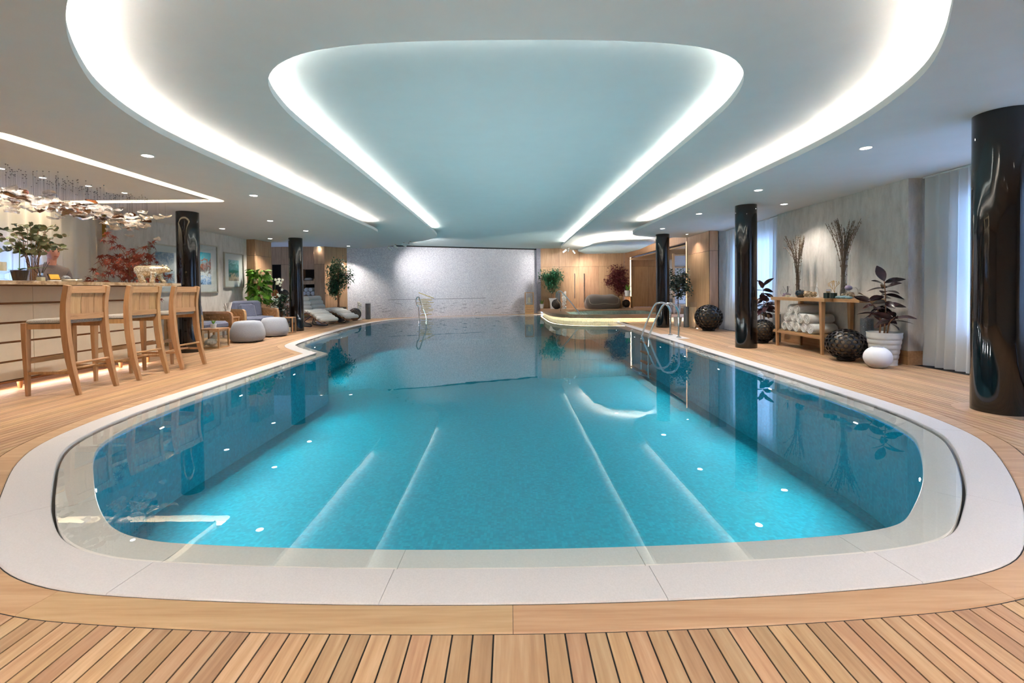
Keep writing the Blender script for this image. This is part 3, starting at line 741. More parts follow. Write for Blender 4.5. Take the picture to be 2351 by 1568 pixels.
curtain('tall white sheer curtain behind the nearest black column', XR+.17, 1.0, 6.22, L0-.01, 2)
curtain('white sheer curtain glowing blue between the oak pier and the travertine wall', XR+.12, 9.42, 11.84, L0-.01, 5)
curtain('white pleated curtain behind the bar, lit warm from above', XL-.16, 3.2, 8.28, L0+.1, 8, .045, .22)
# ------------------------------------------------------------------ furniture materials
plain('cream_leather', '#d9cbb6', .55, var=.03, scale=8)
wood('bar_trim', '#a8703f', '#8f5a2f', '#6f4422', 'Y', .4, 24)
def marble(name, a, b_, c_):
    mt, nt, b = newmat(name); co = coords(nt)
    n1 = noise_tex(nt, co, 3.5, 8, .65, 1.6); c = ramp(nt, n1, [(.32, c_), (.45, b_), (.6, a), (.75, b_)])
    nt.links.new(c, b.inputs['Base Color']); b.inputs['Roughness'].default_value = .25; return mt
marble('brown_marble', '#d8c3a8', '#b39877', '#7d6a58')
def fabric(name, a, b_, sc=220, rough=.9):
    mt, nt, b = newmat(name); co = coords(nt)
    f = noise_tex(nt, co, sc, 3, .7); c = ramp(nt, f, [(.35, b_), (.65, a)])
    nt.links.new(c, b.inputs['Base Color']); b.inputs['Roughness'].default_value = rough
    b.inputs['Sheen Weight'].default_value = .25; bump(nt, b, f, .25, .003); return mt
fabric('grey_tweed', '#b4b0ab', '#7d7a78', 130); fabric('blue_tweed', '#747a91', '#484d63', 160)
fabric('pouf_felt', '#a9aeb8', '#989da8', 90); fabric('white_terry', '#f3f0eb', '#e0dcd5', 150); fabric('taupe_canvas', '#6a605a', '#574e49', 140)
fabric('woven_beige', '#b9ad9c', '#8f8473', 60)
plain('rattan', '#b5824f', .55, var=.25, scale=60, bumps=.3)
plain('ceramic_white', '#e9e7e4', .3, var=.01); plain('ceramic_ridged', '#d9d4cd', .5, var=.03)
plain('pot_dark', '#47423f', .6); plain('pot_grey', '#8d8b8a', .6); plain('granite', '#6d6f74', .6, var=.55, scale=90)
plain('soil', '#3a2a20', .9, var=.3); plain('pebble_white', '#e4e1dc', .6, var=.1); plain('pebble_tan', '#b99f80', .6, var=.3, scale=20)
plain('black_lattice', '#141113', .35, var=.1); plain('coral_white', '#e9e4dc', .7, var=.12, scale=40, bumps=.4); plain('candle', '#ece2c4', .6)
plain('bark', '#8a6244', .8, var=.3, scale=60); plain('twig', '#7a6654', .8, var=.35, scale=120); plain('stem_green', '#5c7a30', .6)
plain('shell_mix', '#c9ac88', .5, var=.4, scale=40); plain('amethyst', '#8f7c94', .35, var=.2, scale=20); plain('slate_blue', '#5f7f86', .5, var=.15); plain('dark_glass', '#141c22', .06, 0, coat=1)
plain('teal_glass', '#1d3434', .1, .3, var=.2, scale=20, coat=.6); plain('gold_card', '#c99b3a', .35, .5); plain('dark_frame', '#4a3527', .5); plain('silver_frame', '#bcb5a6', .35, .6)
plain('orange_ceramic', '#b5561f', .4); plain('paper_white', '#efedf0', .8, var=.01); plain('mat_board', '#d9d8d4', .8, var=.01); plain('steel_dark', '#3b3531', .35, .8)
glassy('clear_glass', '#fafcfc', .045, 0, .0)
def leafmat(name, a, b_, rough=.35, tr=0):
    mt, nt, b = newmat(name); oi = N(nt,'ShaderNodeObjectInfo'); f = noise_tex(nt, coords(nt), 14)
    ad = N(nt,'ShaderNodeMath',operation='ADD'); ad.use_clamp = True; ml = N(nt,'ShaderNodeMath',operation='MULTIPLY'); ml.inputs[1].default_value = .5
    nt.links.new(oi.outputs['Random'], ml.inputs[0]); nt.links.new(ml.outputs[0], ad.inputs[0])
    m2 = N(nt,'ShaderNodeMath',operation='MULTIPLY'); m2.inputs[1].default_value = .6; nt.links.new(f, m2.inputs[0]); nt.links.new(m2.outputs[0], ad.inputs[1])
    nt.links.new(ramp(nt, ad.outputs[0], [(.15, b_), (.85, a)]), b.inputs['Base Color']); b.inputs['Roughness'].default_value = rough
    return mt
leafmat('leaf_green', '#6fa032', '#2f6614'); leafmat('leaf_dark', '#33602f', '#14331d', .3); leafmat('leaf_ficus', '#2f7048', '#0f3a26', .28)
leafmat('leaf_rubber', '#4b3035', '#1d1517', .22); leafmat('leaf_euca', '#7c805a', '#3c4a30', .5); leafmat('leaf_maple', '#a4482c', '#6a1f17', .55); leafmat('leaf_maple_dark', '#7c2f35', '#4c1820', .6); leafmat('petal_white', '#f3f0e6', '#e4dfce', .6)
leafmat('leaf_sage', '#5d7263', '#33473d', .5)

# ------------------------------------------------------------------ bar
bx0, bx1, by0, by1 = -6.25, -5.68, 4.0, 7.36
def bar_outline(o_): return rounded([(bx1+o_,by1+o_),(bx0,by1+o_),(bx0,by0-o_),(bx1+o_,by0-o_)], .13, 6)
bar = thing('bar_counter', 'curved bar counter of cream leather bands with thin wooden strips', 'bar', (bx1,by1-1.6,0))
off_ = Vector((bx1,by1-1.6,0))
def bpart(name, poly, z0, z1, mat): return MB().prism([(x-off_.x,y-off_.y) for x,y in poly], z0, z1).build(name, mat, bar)
zs = [.115,.335,.555,.775,.995,1.205]
bpart('core', bar_outline(-.02), .115, 1.205, 'bar_trim')
for z0, z1 in zip(zs, zs[1:]):
    for a, b in ((by0,5.42),(5.424,by1)):
        pl = [(x, min(max(y,a),b)) for x, y in bar_outline(0)]
        bpart('leather_band', pl, z0+.012, z1-.012, 'cream_leather')
bpart('base_trim', bar_outline(.012), .095, .118, 'bar_trim')
for y in (4.4,5.05,5.32,6.0,6.7,7.2):
    MB().lathe([(.018,0),(.03,.1)],(-.07,y-off_.y,0),12).build('foot','oak_furniture',bar,True)
bt = MB(); bt.prism([(x-off_.x,y-off_.y) for x,y in rounded([(-5.40,7.52),(-6.36,7.52),(-6.36,3.9),(-5.40,3.9)],.05,4)],1.207,1.25)
o = bt.build('marble_slab','brown_marble'); o.location = off_; tag(o,'brown veined marble slab lying on the bar','worktop')
emit('pink_led', (1,.80,.70,1), 24.0)
MB().box(-.10,-.06,by0-off_.y+.2,by1-off_.y-.12,.088,.0945).build('led_strip','pink_led',bar)
BZ = 1.25

# ------------------------------------------------------------------ bar stools (back towards +x)
def bar_stool(label):
    s = thing('bar_stool', label, 'bar stool', (0,0,0), 0, 'oak bar stools along the bar')
    for sg in (-1,1):
        y = sg*.235
        P = [(.265,y,0),(.235,y,.12),(.185,y,.34),(.15,y,.58),(.135,y,.80),(.14,y,1.0),(.175,y,1.19)]
        MB().beam(spline(P,3),[.034+.016*min(1,k/8) for k in range(19)],[.04+.03*min(1,k/8)-.015*max(0,(k-12)/6) for k in range(19)],(1,0,0)).build('leg','oak_furniture',s,True)
        MB().beam([(-.255,sg*.265,0),(-.265,sg*.262,.55),(-.268,sg*.26,.785)],[.03,.052,.055],[.03,.05,.055],(1,0,0)).build('leg','oak_furniture',s)
        MB().beam([(-.26,sg*.262,.748),(.14,sg*.238,.748)],.035,.055).build('seat_rail','oak_furniture',s)
        MB().beam([(-.255,sg*.262,.245),(.20,sg*.238,.245)],.028,.028).build('stretcher','oak_furniture',s)
    MB().beam([(-.268,-.26,.748),(-.268,.26,.748)],.05,.055).build('seat_rail','oak_rail',s)
    fr = MB().beam([(-.258,-.26,.37),(-.258,.26,.37)],.03,.045).build('foot_rail','oak_rail',s)
    MB().box(-.276,-.24,-.23,.23,.393,.396).build('brass_cap','brass',fr)
    MB().tube([(.195,-.235,.34),(.195,.235,.34)],.014,8).build('stretcher','oak_rail',s)
    MB().tube([(.0,-.25,.252),(.0,.25,.252)],.013,8).build('stretcher','oak_rail',s)
    cu = MB(); n = 8
    for z, k in ((.775,.93),(.785,1),(.808,1.0),(.82,.96),(.826,.80)):
        pass
    rows = []
    for z, k in ((.775,.92),(.786,1),(.805,1.0),(.820,.955),(.828,.80)):
        rows.append([(x*k-.065,y*k,z) for x,y in rounded([(.20,.25),(-.215,.27),(-.215,-.27),(.20,-.25)],.05,4)])
    cu.grid(rows, True); k = len(rows[0]); cu.f.append(tuple(range(4*k,5*k))); cu.f.append(tuple(range(k-1,-1,-1)))
    cu.build('cushion','grey_tweed',s,True)
    bow = lambda y: .018*(1-(y/.235)**2)
    for nm, z0, z1, xx in (('top_rail',1.105,1.185,.155),('lower_rail',.815,.88,.137)):
        MB().beam([(xx+bow(y)+(.008 if z0 > 1 else 0),y,(z0+z1)/2) for y in [-.24+.48*k/10 for k in range(11)]],.03,z1-z0).build(nm,'oak_rail',s,True)
    for c, w in ((-.143,.125),(0,.15),(.143,.125)):
        rows = []
        for d in (-.011,.011):
            for y in (c-w/2,c,c+w/2): rows.append([(.133+bow(y)+d+.016*max(0,(z-.98)/.12)**2,y,z) for z in (.87,.94,1.0,1.06,1.115)])
        m_ = MB(); m_.grid([rows[0],rows[1],rows[2],rows[5],rows[4],rows[3],rows[0]]); m_.build('slat','oak_furniture',s,True)
    return s
st = bar_stool('oak bar stool with grey cushion, nearest the camera of the three'); sts = [st, copy_tree(st), copy_tree(st)]
for o, y, lab in zip(sts, (5.15,5.955,6.715), (None,'oak bar stool with grey cushion, in the middle of the three','oak bar stool with grey cushion, third from the camera, before the black column')):
    o.location = (-4.94,y,0)
    if lab: o['label'] = lab

# ------------------------------------------------------------------ framed pictures on the left wall
def picture(px0, px1, yt, yb, seed, pal, label, fr='silver_frame', inner=(.2,.16)):
    p0, p1 = XP(px0,600,XL), XP(px1,600,XL); zt = XP(px1,yt,XL).z; zb = XP(px1,yb,XL).z; y0, y1 = p0.y, p1.y; w, h = y1-y0, zt-zb
    t = thing('framed_picture', label, 'picture', (XL,(y0+y1)/2,zb), 0, 'framed pictures on the travertine wall')
    f = .028
    for a,b,c,d in ((-w/2,w/2,0,f),(-w/2,w/2,h-f,h),(-w/2,-w/2+f,f,h-f),(w/2-f,w/2,f,h-f)): MB().box(0,.04,a,b,c,d).build('frame',fr,t)
    MB().box(.002,.012,-w/2+f,w/2-f,f,h-f).build('mat_board','mat_board',t)
    mt, nt, b = newmat('print_%d'%seed); co = coords(nt,(1,1,1)); n1 = noise_tex(nt, co, 4+seed%3, 6, .7, 1.5)
    sp = N(nt,'ShaderNodeSeparateXYZ'); nt.links.new(co, sp.inputs[0])
    ad = N(nt,'ShaderNodeMath',operation='MULTIPLY_ADD'); ad.inputs[1].default_value = .9/h; nt.links.new(sp.outputs[2],ad.inputs[0]); ad2 = N(nt,'ShaderNodeMath',operation='MULTIPLY_ADD'); ad2.inputs[1].default_value = .9; ad2.inputs[2].default_value = -.45
    nt.links.new(n1,ad2.inputs[0]); nt.links.new(ad2.outputs[0],ad.inputs[2])
    nt.links.new(ramp(nt,ad.outputs[0],pal),b.inputs['Base Color'])
    MB().box(.012,.014,-w/2+w*inner[0],w/2-w*inner[0],h*inner[1],h*(1-inner[1])).build('print','print_%d'%seed,t)
    MB().box(.030,.032,-w/2+f,w/2-f,f,h-f).build('glazing','clear_glass',t)
picture(340,412,566,672,1,[(.1,'#28405a'),(.3,'#8fa6b5'),(.5,'#c9ccca'),(.7,'#5d7f9a'),(.9,'#b9c6cf')],'framed grey blue print partly hidden behind the red maple')
picture(424,497,565,672,2,[(.08,'#22384f'),(.2,'#7ea6d8'),(.34,'#dfe3e0'),(.45,'#3b3330'),(.55,'#b7674a'),(.62,'#46b6c8'),(.85,'#1aa3bb'),(.95,'#59c4d2')],'framed turquoise seascape print just right of the first column',inner=(.21,.17))
picture(512,557,584,661,3,[(.1,'#16243b'),(.25,'#b9a58c'),(.38,'#1e5a56'),(.55,'#2f8a86'),(.68,'#8fc0c8'),(.8,'#5f97a8'),(.95,'#b9cfe0')],'smaller framed teal landscape print nearest the oak pier',inner=(.24,.2))

# ------------------------------------------------------------------ armchairs, poufs, side tables
def armchair(label, loc, rz):
    """front towards local -y"""
    t = thing('armchair', label, 'armchair', loc, rz, 'oak and rattan armchairs'); W_, D__ = .42, .40
    for sx in (-1,1):
        x = sx*W_
        P = [(x,-D__,0),(x,-D__,.55),(x,-D__+.02,.62),(x,-D__+.09,.645),(x,D__,.645)]
        MB().beam(P,.05,.05,(1,0,0)).build('arm_frame','oak_furniture',t)
        MB().beam([(x,D__,0),(x,D__,.66)],.05,.05,(1,0,0)).build('leg','oak_furniture',t)
        MB().beam([(x,-D__,.28),(x,D__,.28)],.04,.05).build('side_rail','oak_rail',t)
        wv = MB()
        for r in range(6):
            z = .325+r*.052
            for c in range(9):
                y = -D__+.06+c*.085; o_ = .011 if (r+c) % 2 else -.011
                wv.cbox((x+o_,y,z),(.014,.085,.044),bev=.004)
        wv.build('woven_side','rattan',t); MB().box(x-.004,x+.004,-D__+.02,D__-.02,.30,.63).build('side_backing','rattan',t)
    for y, z in ((-D__,.28),(D__,.28),(D__,.62)): MB().beam([(-W_,y,z),(W_,y,z)],.045,.05).build('cross_rail','oak_rail',t)
    MB().cbox((0,-.02,.385),(.77,.74,.17),bev=.05).build('seat_cushion','blue_tweed',t,True)
    MB().cbox((0,.30,.64),(.76,.17,.46),bev=.06,rx=-.16).build('back_cushion','blue_tweed',t,True)
    MB().cbox((-.06,.16,.60),(.44,.12,.40),bev=.055,rx=-.3,rz=.08).build('throw_pillow','blue_tweed',t,True)
    return t
armchair('oak armchair with blue grey cushions half hidden behind the first column', (-6.62,9.72,0), PI/2-.12)
armchair('oak armchair with blue grey cushions facing the pool by the leafy plant', (-6.60,11.70,0), PI/2-.55)
def pouf(label, p, s=1):
    o = MB().lathe([(.2*s,0.0),(.29*s,.012),(.335*s,.06),(.352*s,.13),(.34*s,.24),(.30*s,.36),(.275*s,.41),(.24*s,.438),(.15*s,.452),(1e-4,.456)],(0,0,0),40).build('body','pouf_felt',None,True)
    t = thing('pouf', label, 'pouf', (p.x,p.y,.012), 0, 'round grey poufs'); o.parent = t
    MB().lathe([(.19*s,-.012),(.19*s,.004)],(0,0,0),28).build('base_disc','slot_black',t)
p = G(557,787); pouf('round light grey felt pouf, the nearer of the two', Vector((p.x,p.y+.2,0)))
p = G(620,773.5); pouf('round light grey felt pouf, the farther of the two', Vector((p.x,p.y+.2,0)), .96)
def glass_box(name, label, cat, loc, w, d, h, rz=0):
    t = thing(name, label, cat, loc, rz); e = .026
    for x in (-w/2+e/2,w/2-e/2):
        for y in (-d/2+e/2,d/2-e/2): MB().box(x-e/2,x+e/2,y-e/2,y+e/2,e,h-e).build('post','oak_furniture',t)
    MB().box(-w/2,w/2,-d/2,d/2,h-e,h).build('top','oak_rail',t); MB().box(-w/2,w/2,-d/2,d/2,0,e).build('bottom','oak_rail',t)
    for y in (-d/2+e/2,d/2-e/2): MB().box(-w/2+e,w/2-e,y-.002,y+.002,e,h-e).build('pane','clear_glass',t)
    for x in (-w/2+e/2,w/2-e/2): MB().box(x-.002,x+.002,-d/2+e,d/2-e,e,h-e).build('pane','clear_glass',t)
    return t
p = G(478,801); T1 = Vector((p.x-.02,p.y+.2,0))
glass_box('glass_side_table','glass sided oak cube table with a small succulent on top','side table',T1,.40,.40,.385,.1)
MB().ball((0,0,.09),.09,12,8,1,1.3,.8).ball((.02,.06,.17),.06,10,6).build('sculpture','coral_white',tag(thing('shell_sculpture','pink white shell sculpture inside the glass cube table','ornament',T1+Vector((-.02,-.05,.027))),None))
p = G(655,766); T2 = Vector((p.x,p.y+.2,0))
glass_box('glass_lantern','oak framed glass lantern between the far pouf and the second column','lantern',T2,.28,.28,.42,.15)
MB().lathe([(.05,0),(.05,.12),(.02,.125)],(0,0,0),16).build('wax','candle',thing('candle','cream candle inside the lantern by the second column','candle',T2+Vector((0,0,.027))))
# table between the armchairs with a coral
T3 = Vector((-6.75,10.82,0)); t = thing('rattan_side_table','low oak and rattan side table between the armchairs','side table',T3)
MB().cbox((0,0,.49),(.42,.42,.035),bev=.008).build('top','oak_rail',t)
for a in (-1,1):
    for b in (-1,1): MB().beam([(a*.18,b*.18,0),(a*.18,b*.18,.475)],.035,.035,(1,0,0)).build('leg','oak_furniture',t)
MB().box(-.17,.17,-.17,.17,.30,.44).build('woven_apron','rattan',t)
def branchy(name, label, cat, loc, h, w, mat, seed, n=26, thick=.014, base=True):
    random.seed(seed); t = thing(name, label, cat, loc); mb = MB()
    for k in range(n):
        a = random.uniform(0,2*PI); r = random.uniform(.2,1)*w/2; z = random.uniform(.4,1)*h
        b = Vector((random.uniform(-.3,.3)*w/2,random.uniform(-.3,.3)*w/2,.02))
        e = Vector((r*math.cos(a),r*math.sin(a),z)); m_ = (b+e)/2+Vector((random.uniform(-.1,.1)*w,random.uniform(-.1,.1)*w,.05*h))
        mb.tube(spline([b,m_,e],3),[thick*1.3-thick*.7*i/6 for i in range(7)],6)
    mb.build('branches',mat,t,True)
    if base: MB().lathe([(w*.28,0),(w*.28,.015),(w*.2,.02)],(0,0,0),16).build('base',mat,t)
    return t
branchy('coral_ornament','white coral ornament on the table between the armchairs','ornament',(-6.62,10.68,.508),.36,.17,'coral_white',4,34,.02)
# ------------------------------------------------------------------ black lattice globes
def lattice_mesh(sub, hole, sz=1.0):
    """shell of six-sided cells, each with a hole, seen inside and out"""
    bm = bmesh.new(); bmesh.ops.create_icosphere(bm, subdivisions=sub, radius=1); bm.verts.ensure_lookup_table()
    mb = MB()
    for v in bm.verts:
        cs = [f.calc_center_median() for f in v.link_faces]
        n_ = v.co.normalized(); u = n_.orthogonal().normalized(); w = n_.cross(u)
        cs.sort(key=lambda c: math.atan2((c-v.co).dot(w), (c-v.co).dot(u)))
        k = len(cs); ctr = sum(cs, Vector())/k
        o = [c.normalized() for c in cs]; i_ = [(ctr+(c-ctr)*hole).normalized()*1.004 for c in cs]; d = [(ctr+(c-ctr)*hole*.94).normalized()*.93 for c in cs]
        vs = o+i_+d; fs = []
        for a in range(k):
            b = (a+1) % k; fs += [(a,b,k+b,k+a),(k+a,k+b,2*k+b,2*k+a)]
        mb.add([(p.x,p.y,p.z*sz) for p in vs], fs)
    bm.free(); return mb.mesh('lattice','black_lattice',True,True)
LAT3 = lattice_mesh(4,.66); LAT2 = lattice_mesh(3,.72)
plain('globe_core', '#8d7a63', .5, var=.6, scale=22)
core_me = MB().ball((0,0,0),.80,20,12).mesh('inner_globe','globe_core',True)
base_me = MB().lathe([(.42,-1.0),(.44,-.97),(.44,-.90),(.36,-.86)],(0,0,0),28).mesh('base','black_lattice',True)
def globe(label, loc, r, fine=False, sz=1.0):
    t = thing('lattice_globe', label, 'globe lamp', loc, 0, 'black lattice globes')
    inst('lattice', LAT3 if fine else LAT2, t, (0,0,r*sz+.012), (0,0,.3), (r,r,r*sz)); inst('inner_globe', core_me, t, (0,0,r*sz+.012), (0,0,0), (r,r,r*sz)); inst('base', base_me, t, (0,0,r*sz+.012), (0,0,0), (r,r,r*sz*1.01))
def ground(px, py, back): p = G(px,py); d = Vector((p.x,p.y)).normalized()*back; return Vector((p.x+d.x,p.y+d.y,0))
globe('large black lattice globe by the oak pier and the blue lit curtain', ground(1627,761,.2), .335, False, .97)
globe('black lattice globe half hidden behind the column by the console', ground(1752,789,.15), .225)
globe('flattened black lattice globe in front of the rolled towel console', ground(1942,831,.15), .262, False, .87)
globe('black lattice globe on the deck before the potted ficus at the mosaic wall', Vector((-5.72,16.8,0)), .225)

# ------------------------------------------------------------------ rolled towels
def towel_mesh(r, L, seed):
    random.seed(seed); mb = MB(); turns = 2.6; n = 46; rows = []
    pts = []
    for k in range(n+1):
        a = 2*PI*turns*k/n; rr = r*(.10+.90*(k/n)**.9); pts.append((rr*math.cos(a), rr*math.sin(a)))
    th = r*.10
    for y, s in ((-L/2,.90),(-L/2+.012,1),(L/2-.012,1),(L/2,.90)):
        rows.append([(p[0]*(.97+.03*s),y,p[1]*(.97+.03*s)) for p in pts])
    mb.grid(rows)
    fr = [(.0001,-.004),(r*.5,-.006),(r*.86,.006),(r*.99,.02)]
    full = MB().lathe([(r*.90,-L/2+.010),(r*.98,-L/2+.022),(r*.985,0),(r*.98,L/2-.022),(r*.90,L/2-.010)],(0,0,0),20)
    full.xform(Matrix.Rotation(PI/2,4,'X')); mb.add(full.v, full.f)
    return mb.mesh('rolled_towel','white_terry',True)
TW = [towel_mesh(.087,.42,k) for k in range(3)]
def towel(label, loc, rz, k=0, sc=1, group='rolled towels', tilt=0):
    o = inst('rolled_towel', TW[k % 3], None, loc, (tilt, random.uniform(0,6), rz), sc)
    return tag(o, label, 'towel', group)

# ------------------------------------------------------------------ console by the travertine wall
cl = G(1795,796); cr_ = G(1894.5,815); ZT = XP(1860,682,5.2).z
cons = thing('console_table', 'oak console table with a lower shelf of rolled towels by the travertine wall', 'console', (5.2,7.85,0))
Y0, Y1 = 7.28-7.85, 8.50-7.85; XF, XBk = -.2, .26
for x, y in ((XF,Y0),(XF,Y1),(XBk-.02,Y0-.02),(XBk-.02,Y1)): MB().beam([(x,y,0),(x,y,.42),(x,y,.85)],[.036,.05,.066],[.036,.05,.066],(1,0,0)).build('leg','oak_furniture',cons)
top_poly = [(XF-.02,Y1+.18),(XF-.06,Y1-.25),(XF-.05,Y0-.12),(XF+.08,Y0-.14),(XF+.12,Y0-.62),(XBk+.02,Y0-.64),(XBk+.02,Y1+.18)]
MB().prism(top_poly,.85,.905).build('top','oak_rail',cons)
MB().box(XF,XBk,Y0-.02,Y1+.12,.275,.30).build('shelf','oak_rail',cons)
for x in (XF,XBk-.02): MB().beam([(x,Y0,.262),(x,Y1+.12,.262)],.03,.035).build('shelf_rail','oak_rail',cons)
random.seed(11)
rowsT = [(5,.301+.088,['left end of','second along','in the middle of','fourth along','right end of'],'bottom row'),(4,.301+.088+.1555,['left end of','second along','third along','right end of'],'middle row'),(2,.301+.088+.311,['left of','right of'],'top row')]
for n_, z, wh, nm in rowsT:
    for k in range(n_):
        y = 8.33-(k+(.5*(5-n_) if n_ > 2 else 1.0))*.187
        towel('white rolled towel, %s the %s on the console shelf'%(wh[k],nm), (5.225+random.uniform(-.015,.015),y,z), PI/2+random.uniform(-.03,.03), k, 1, 'rolled towels on the console shelf')
CT = Vector((5.2,7.85,.9065))
def cpos(px, x=5.2, py=684): p = XP(px,py,x); return Vector((x,p.y,.9065))
# tall vases of pussy willow
def twig_vase(label, loc, h, r, n, seed, spread, tall):
    random.seed(seed); t = thing('twig_vase', label, 'vase', loc, 0, 'tall glass vases of twigs')
    MB().lathe([(r*.86,0),(r*.9,.01),(r*.93,.2*h),(r,h)],(0,0,0),24,capt=False).build('glass','clear_glass',t,True)
    for k in range(n):
        a = random.uniform(0,2*PI); b = random.uniform(0,2*PI); rr = random.uniform(.15,.8)*r
        s = spread*random.uniform(.2,1)*(1.7 if k < 2 else 1); hh = tall*random.uniform(.82,1)
        P = [(rr*.7*math.cos(a),rr*.7*math.sin(a),.015),(rr*.9*math.cos(b),rr*.9*math.sin(b),h*.9),(rr*.9*math.cos(b)+s*.4*math.cos(b),rr*.9*math.sin(b)+s*.4*math.sin(b),h+(hh-h)*.5),(s*math.cos(b)+rr*math.cos(b),s*math.sin(b),hh)]
        S = spline(P,5); mb = MB(); mb.tube(S,.0032,5)
        for q in range(2,len(S)-1):
            for e in range(2):
                p = S[q]+Vector((random.uniform(-.009,.009),random.uniform(-.009,.009),random.uniform(-.02,.02))); mb.ball(p,.0055,5,4,1,1,1.8)
        mb.build('twig','twig',t,True)
    return t
v1 = cpos(1831,5.22); twig_vase('tall glass vase of pussy willow twigs at the left of the console', v1, .62, .08, 24, 3, .24, 1.14)
v2 = cpos(1936,5.22); twig_vase('taller glass vase of pussy willow twigs at the right of the console', v2, .68, .095, 36, 5, .24, 1.25)
def bowl(label, loc, r, fill, seed, n=26, cat='bowl'):
    random.seed(seed); t = thing('glass_bowl', label, cat, loc, 0, 'round glass bowls on the console')
    prof = [(r*math.sin(a),r*.92-r*.92*math.cos(a)) for a in [.35+k*(2.35-.35)/12 for k in range(13)]]; z0 = prof[0][1]
    MB().lathe([(x,z-z0) for x,z in prof],(0,0,0),28,capt=False).build('glass','clear_glass',t,True)
    for k in range(n):
        a = random.uniform(0,2*PI); q = math.sqrt(random.random())*r*.68; z = .22*r+random.random()*r*.55
        MB().ball((0,0,0),random.uniform(.12,.2)*r,8,6,1,random.uniform(.6,1),random.uniform(.5,.8)).build('shell' if fill == 'shell_mix' else 'stone',fill,t,True,(q*math.cos(a),q*math.sin(a),z)).rotation_euler = (random.random()*3,random.random()*3,0)
    return t
bowl('round glass bowl of shells in the middle of the console', cpos(1860,5.06), .125, 'shell_mix', 2, 70)
bowl('round glass bowl with a lilac crystal and pebbles at the right of the console', cpos(1949,5.12), .115, 'pebble_tan', 6, 34)
bowl('small round glass bowl of lilac stones at the left end of the console', cpos(1805,5.2), .095, 'amethyst', 9, 30)
MB().ball((0,0,.05),.048,14,9,1,1.1,.85).build('lilac_crystal','amethyst',None,True,tuple(cpos(1948,5.13)+Vector((0,0,.112))))
tag(bpy.data.objects['lilac_crystal'],'lilac crystal lump sitting in the right glass bowl','crystal')
o = MB().lathe([(.045,0),(.075,.03),(.085,.07),(.07,.115),(.03,.135),(1e-4,.138)],(0,0,0),20).build('dark_glass_ball','dark_glass',None,True,tuple(cpos(1838,5.03))); tag(o,'shiny dark glass ball beside the shell bowl','ornament')
o = MB().add([(0,-.05,0),(.03,.05,0),(-.03,.05,0),(0,.0,.27)],[(0,1,2),(0,1,3),(1,2,3),(2,0,3)]).build('glass_obelisk','ceramic_white',None,False,tuple(cpos(1876,5.25))); tag(o,'pale pointed glass obelisk behind the shell bowl','ornament')
def diffuser(label, loc, mat='chrome', sc=1):
    t = thing('reed_diffuser', label, 'diffuser', loc); t.scale = (sc,)*3
    MB().cbox((0,0,.03),(.06,.06,.06),bev=.006).build('bottle','clear_glass',t); MB().cbox((0,0,.022),(.05,.05,.04),bev=.004).build('oil','candle',t); MB().lathe([(.022,.06),(.022,.085)],(0,0,0),16).build('collar',mat,t,True)
    random.seed(3)
    for k in range(6):
        a = random.uniform(-1,1); MB().tube([(0,0,.05),(.07*a+.01*k-.02,.09*(k-2.5)/2.5,.20)],.0022,5).build('reed','slot_black',t)
diffuser('reed diffuser with dark sticks at the left end of the console', cpos(1808,5.03), 'chrome', 1.0)
for px, lab in ((1898,'dark teal glass candle holder, left of the pair on the console'),(1914,'dark teal glass candle holder, right of the pair on the console')):
    t = thing('candle_holder',lab,'candle holder',cpos(px,5.06),0,'teal candle holders'); MB().lathe([(.045,0),(.046,.085),(.04,.085),(.039,.02),(1e-4,.02)],(0,0,0),20).build('cup','teal_glass',t,True); MB().lathe([(.037,.021),(.037,.05),(1e-4,.052)],(0,0,0),16).build('wax','candle',t)
o = MB().cbox((0,0,.07),(.02,.11,.14),bev=.004).build('silver_card','chrome',None,False,tuple(cpos(1903,5.2))); tag(o,'bright silver plaque standing behind the candle holders','plaque')
def fan_coral(label, loc):
    t = thing('sea_fan', label, 'coral', loc); random.seed(8)
    mb = MB()
    def br(p, a, L, d):
        e = p+Vector((.01*random.uniform(-1,1),math.cos(a)*L,math.sin(a)*L)); mb.tube([p,e],[.004*(.8**d)+.001,.003*(.8**d)+.001],5)
        if d < 5:
            for s in (-.38,.33): br(e,a+s*random.uniform(.6,1.2),L*.80,d+1)
    br(Vector((0,0,.01)),PI/2,.075,0); mb.build('branches','brass',t,True); MB().lathe([(.04,0),(.04,.012)],(0,0,0),14).build('base','slot_black',t)
fan_coral('small golden sea fan coral before the taller twig vase', cpos(1917,5.24))
for k, (px, s) in enumerate(((1926,1.0),(1938,1.1),(1949,.9))):
    o = MB().ball((0,0,.022*s),.045*s,12,8,1,1.4,.5).build('slate_stone','slate_blue',None,True,tuple(cpos(px,4.985))); tag(o,('blue grey flat stone, %s of three before the right glass bowl'%('left','middle','right')[k]),'stone','blue grey stones on the console')

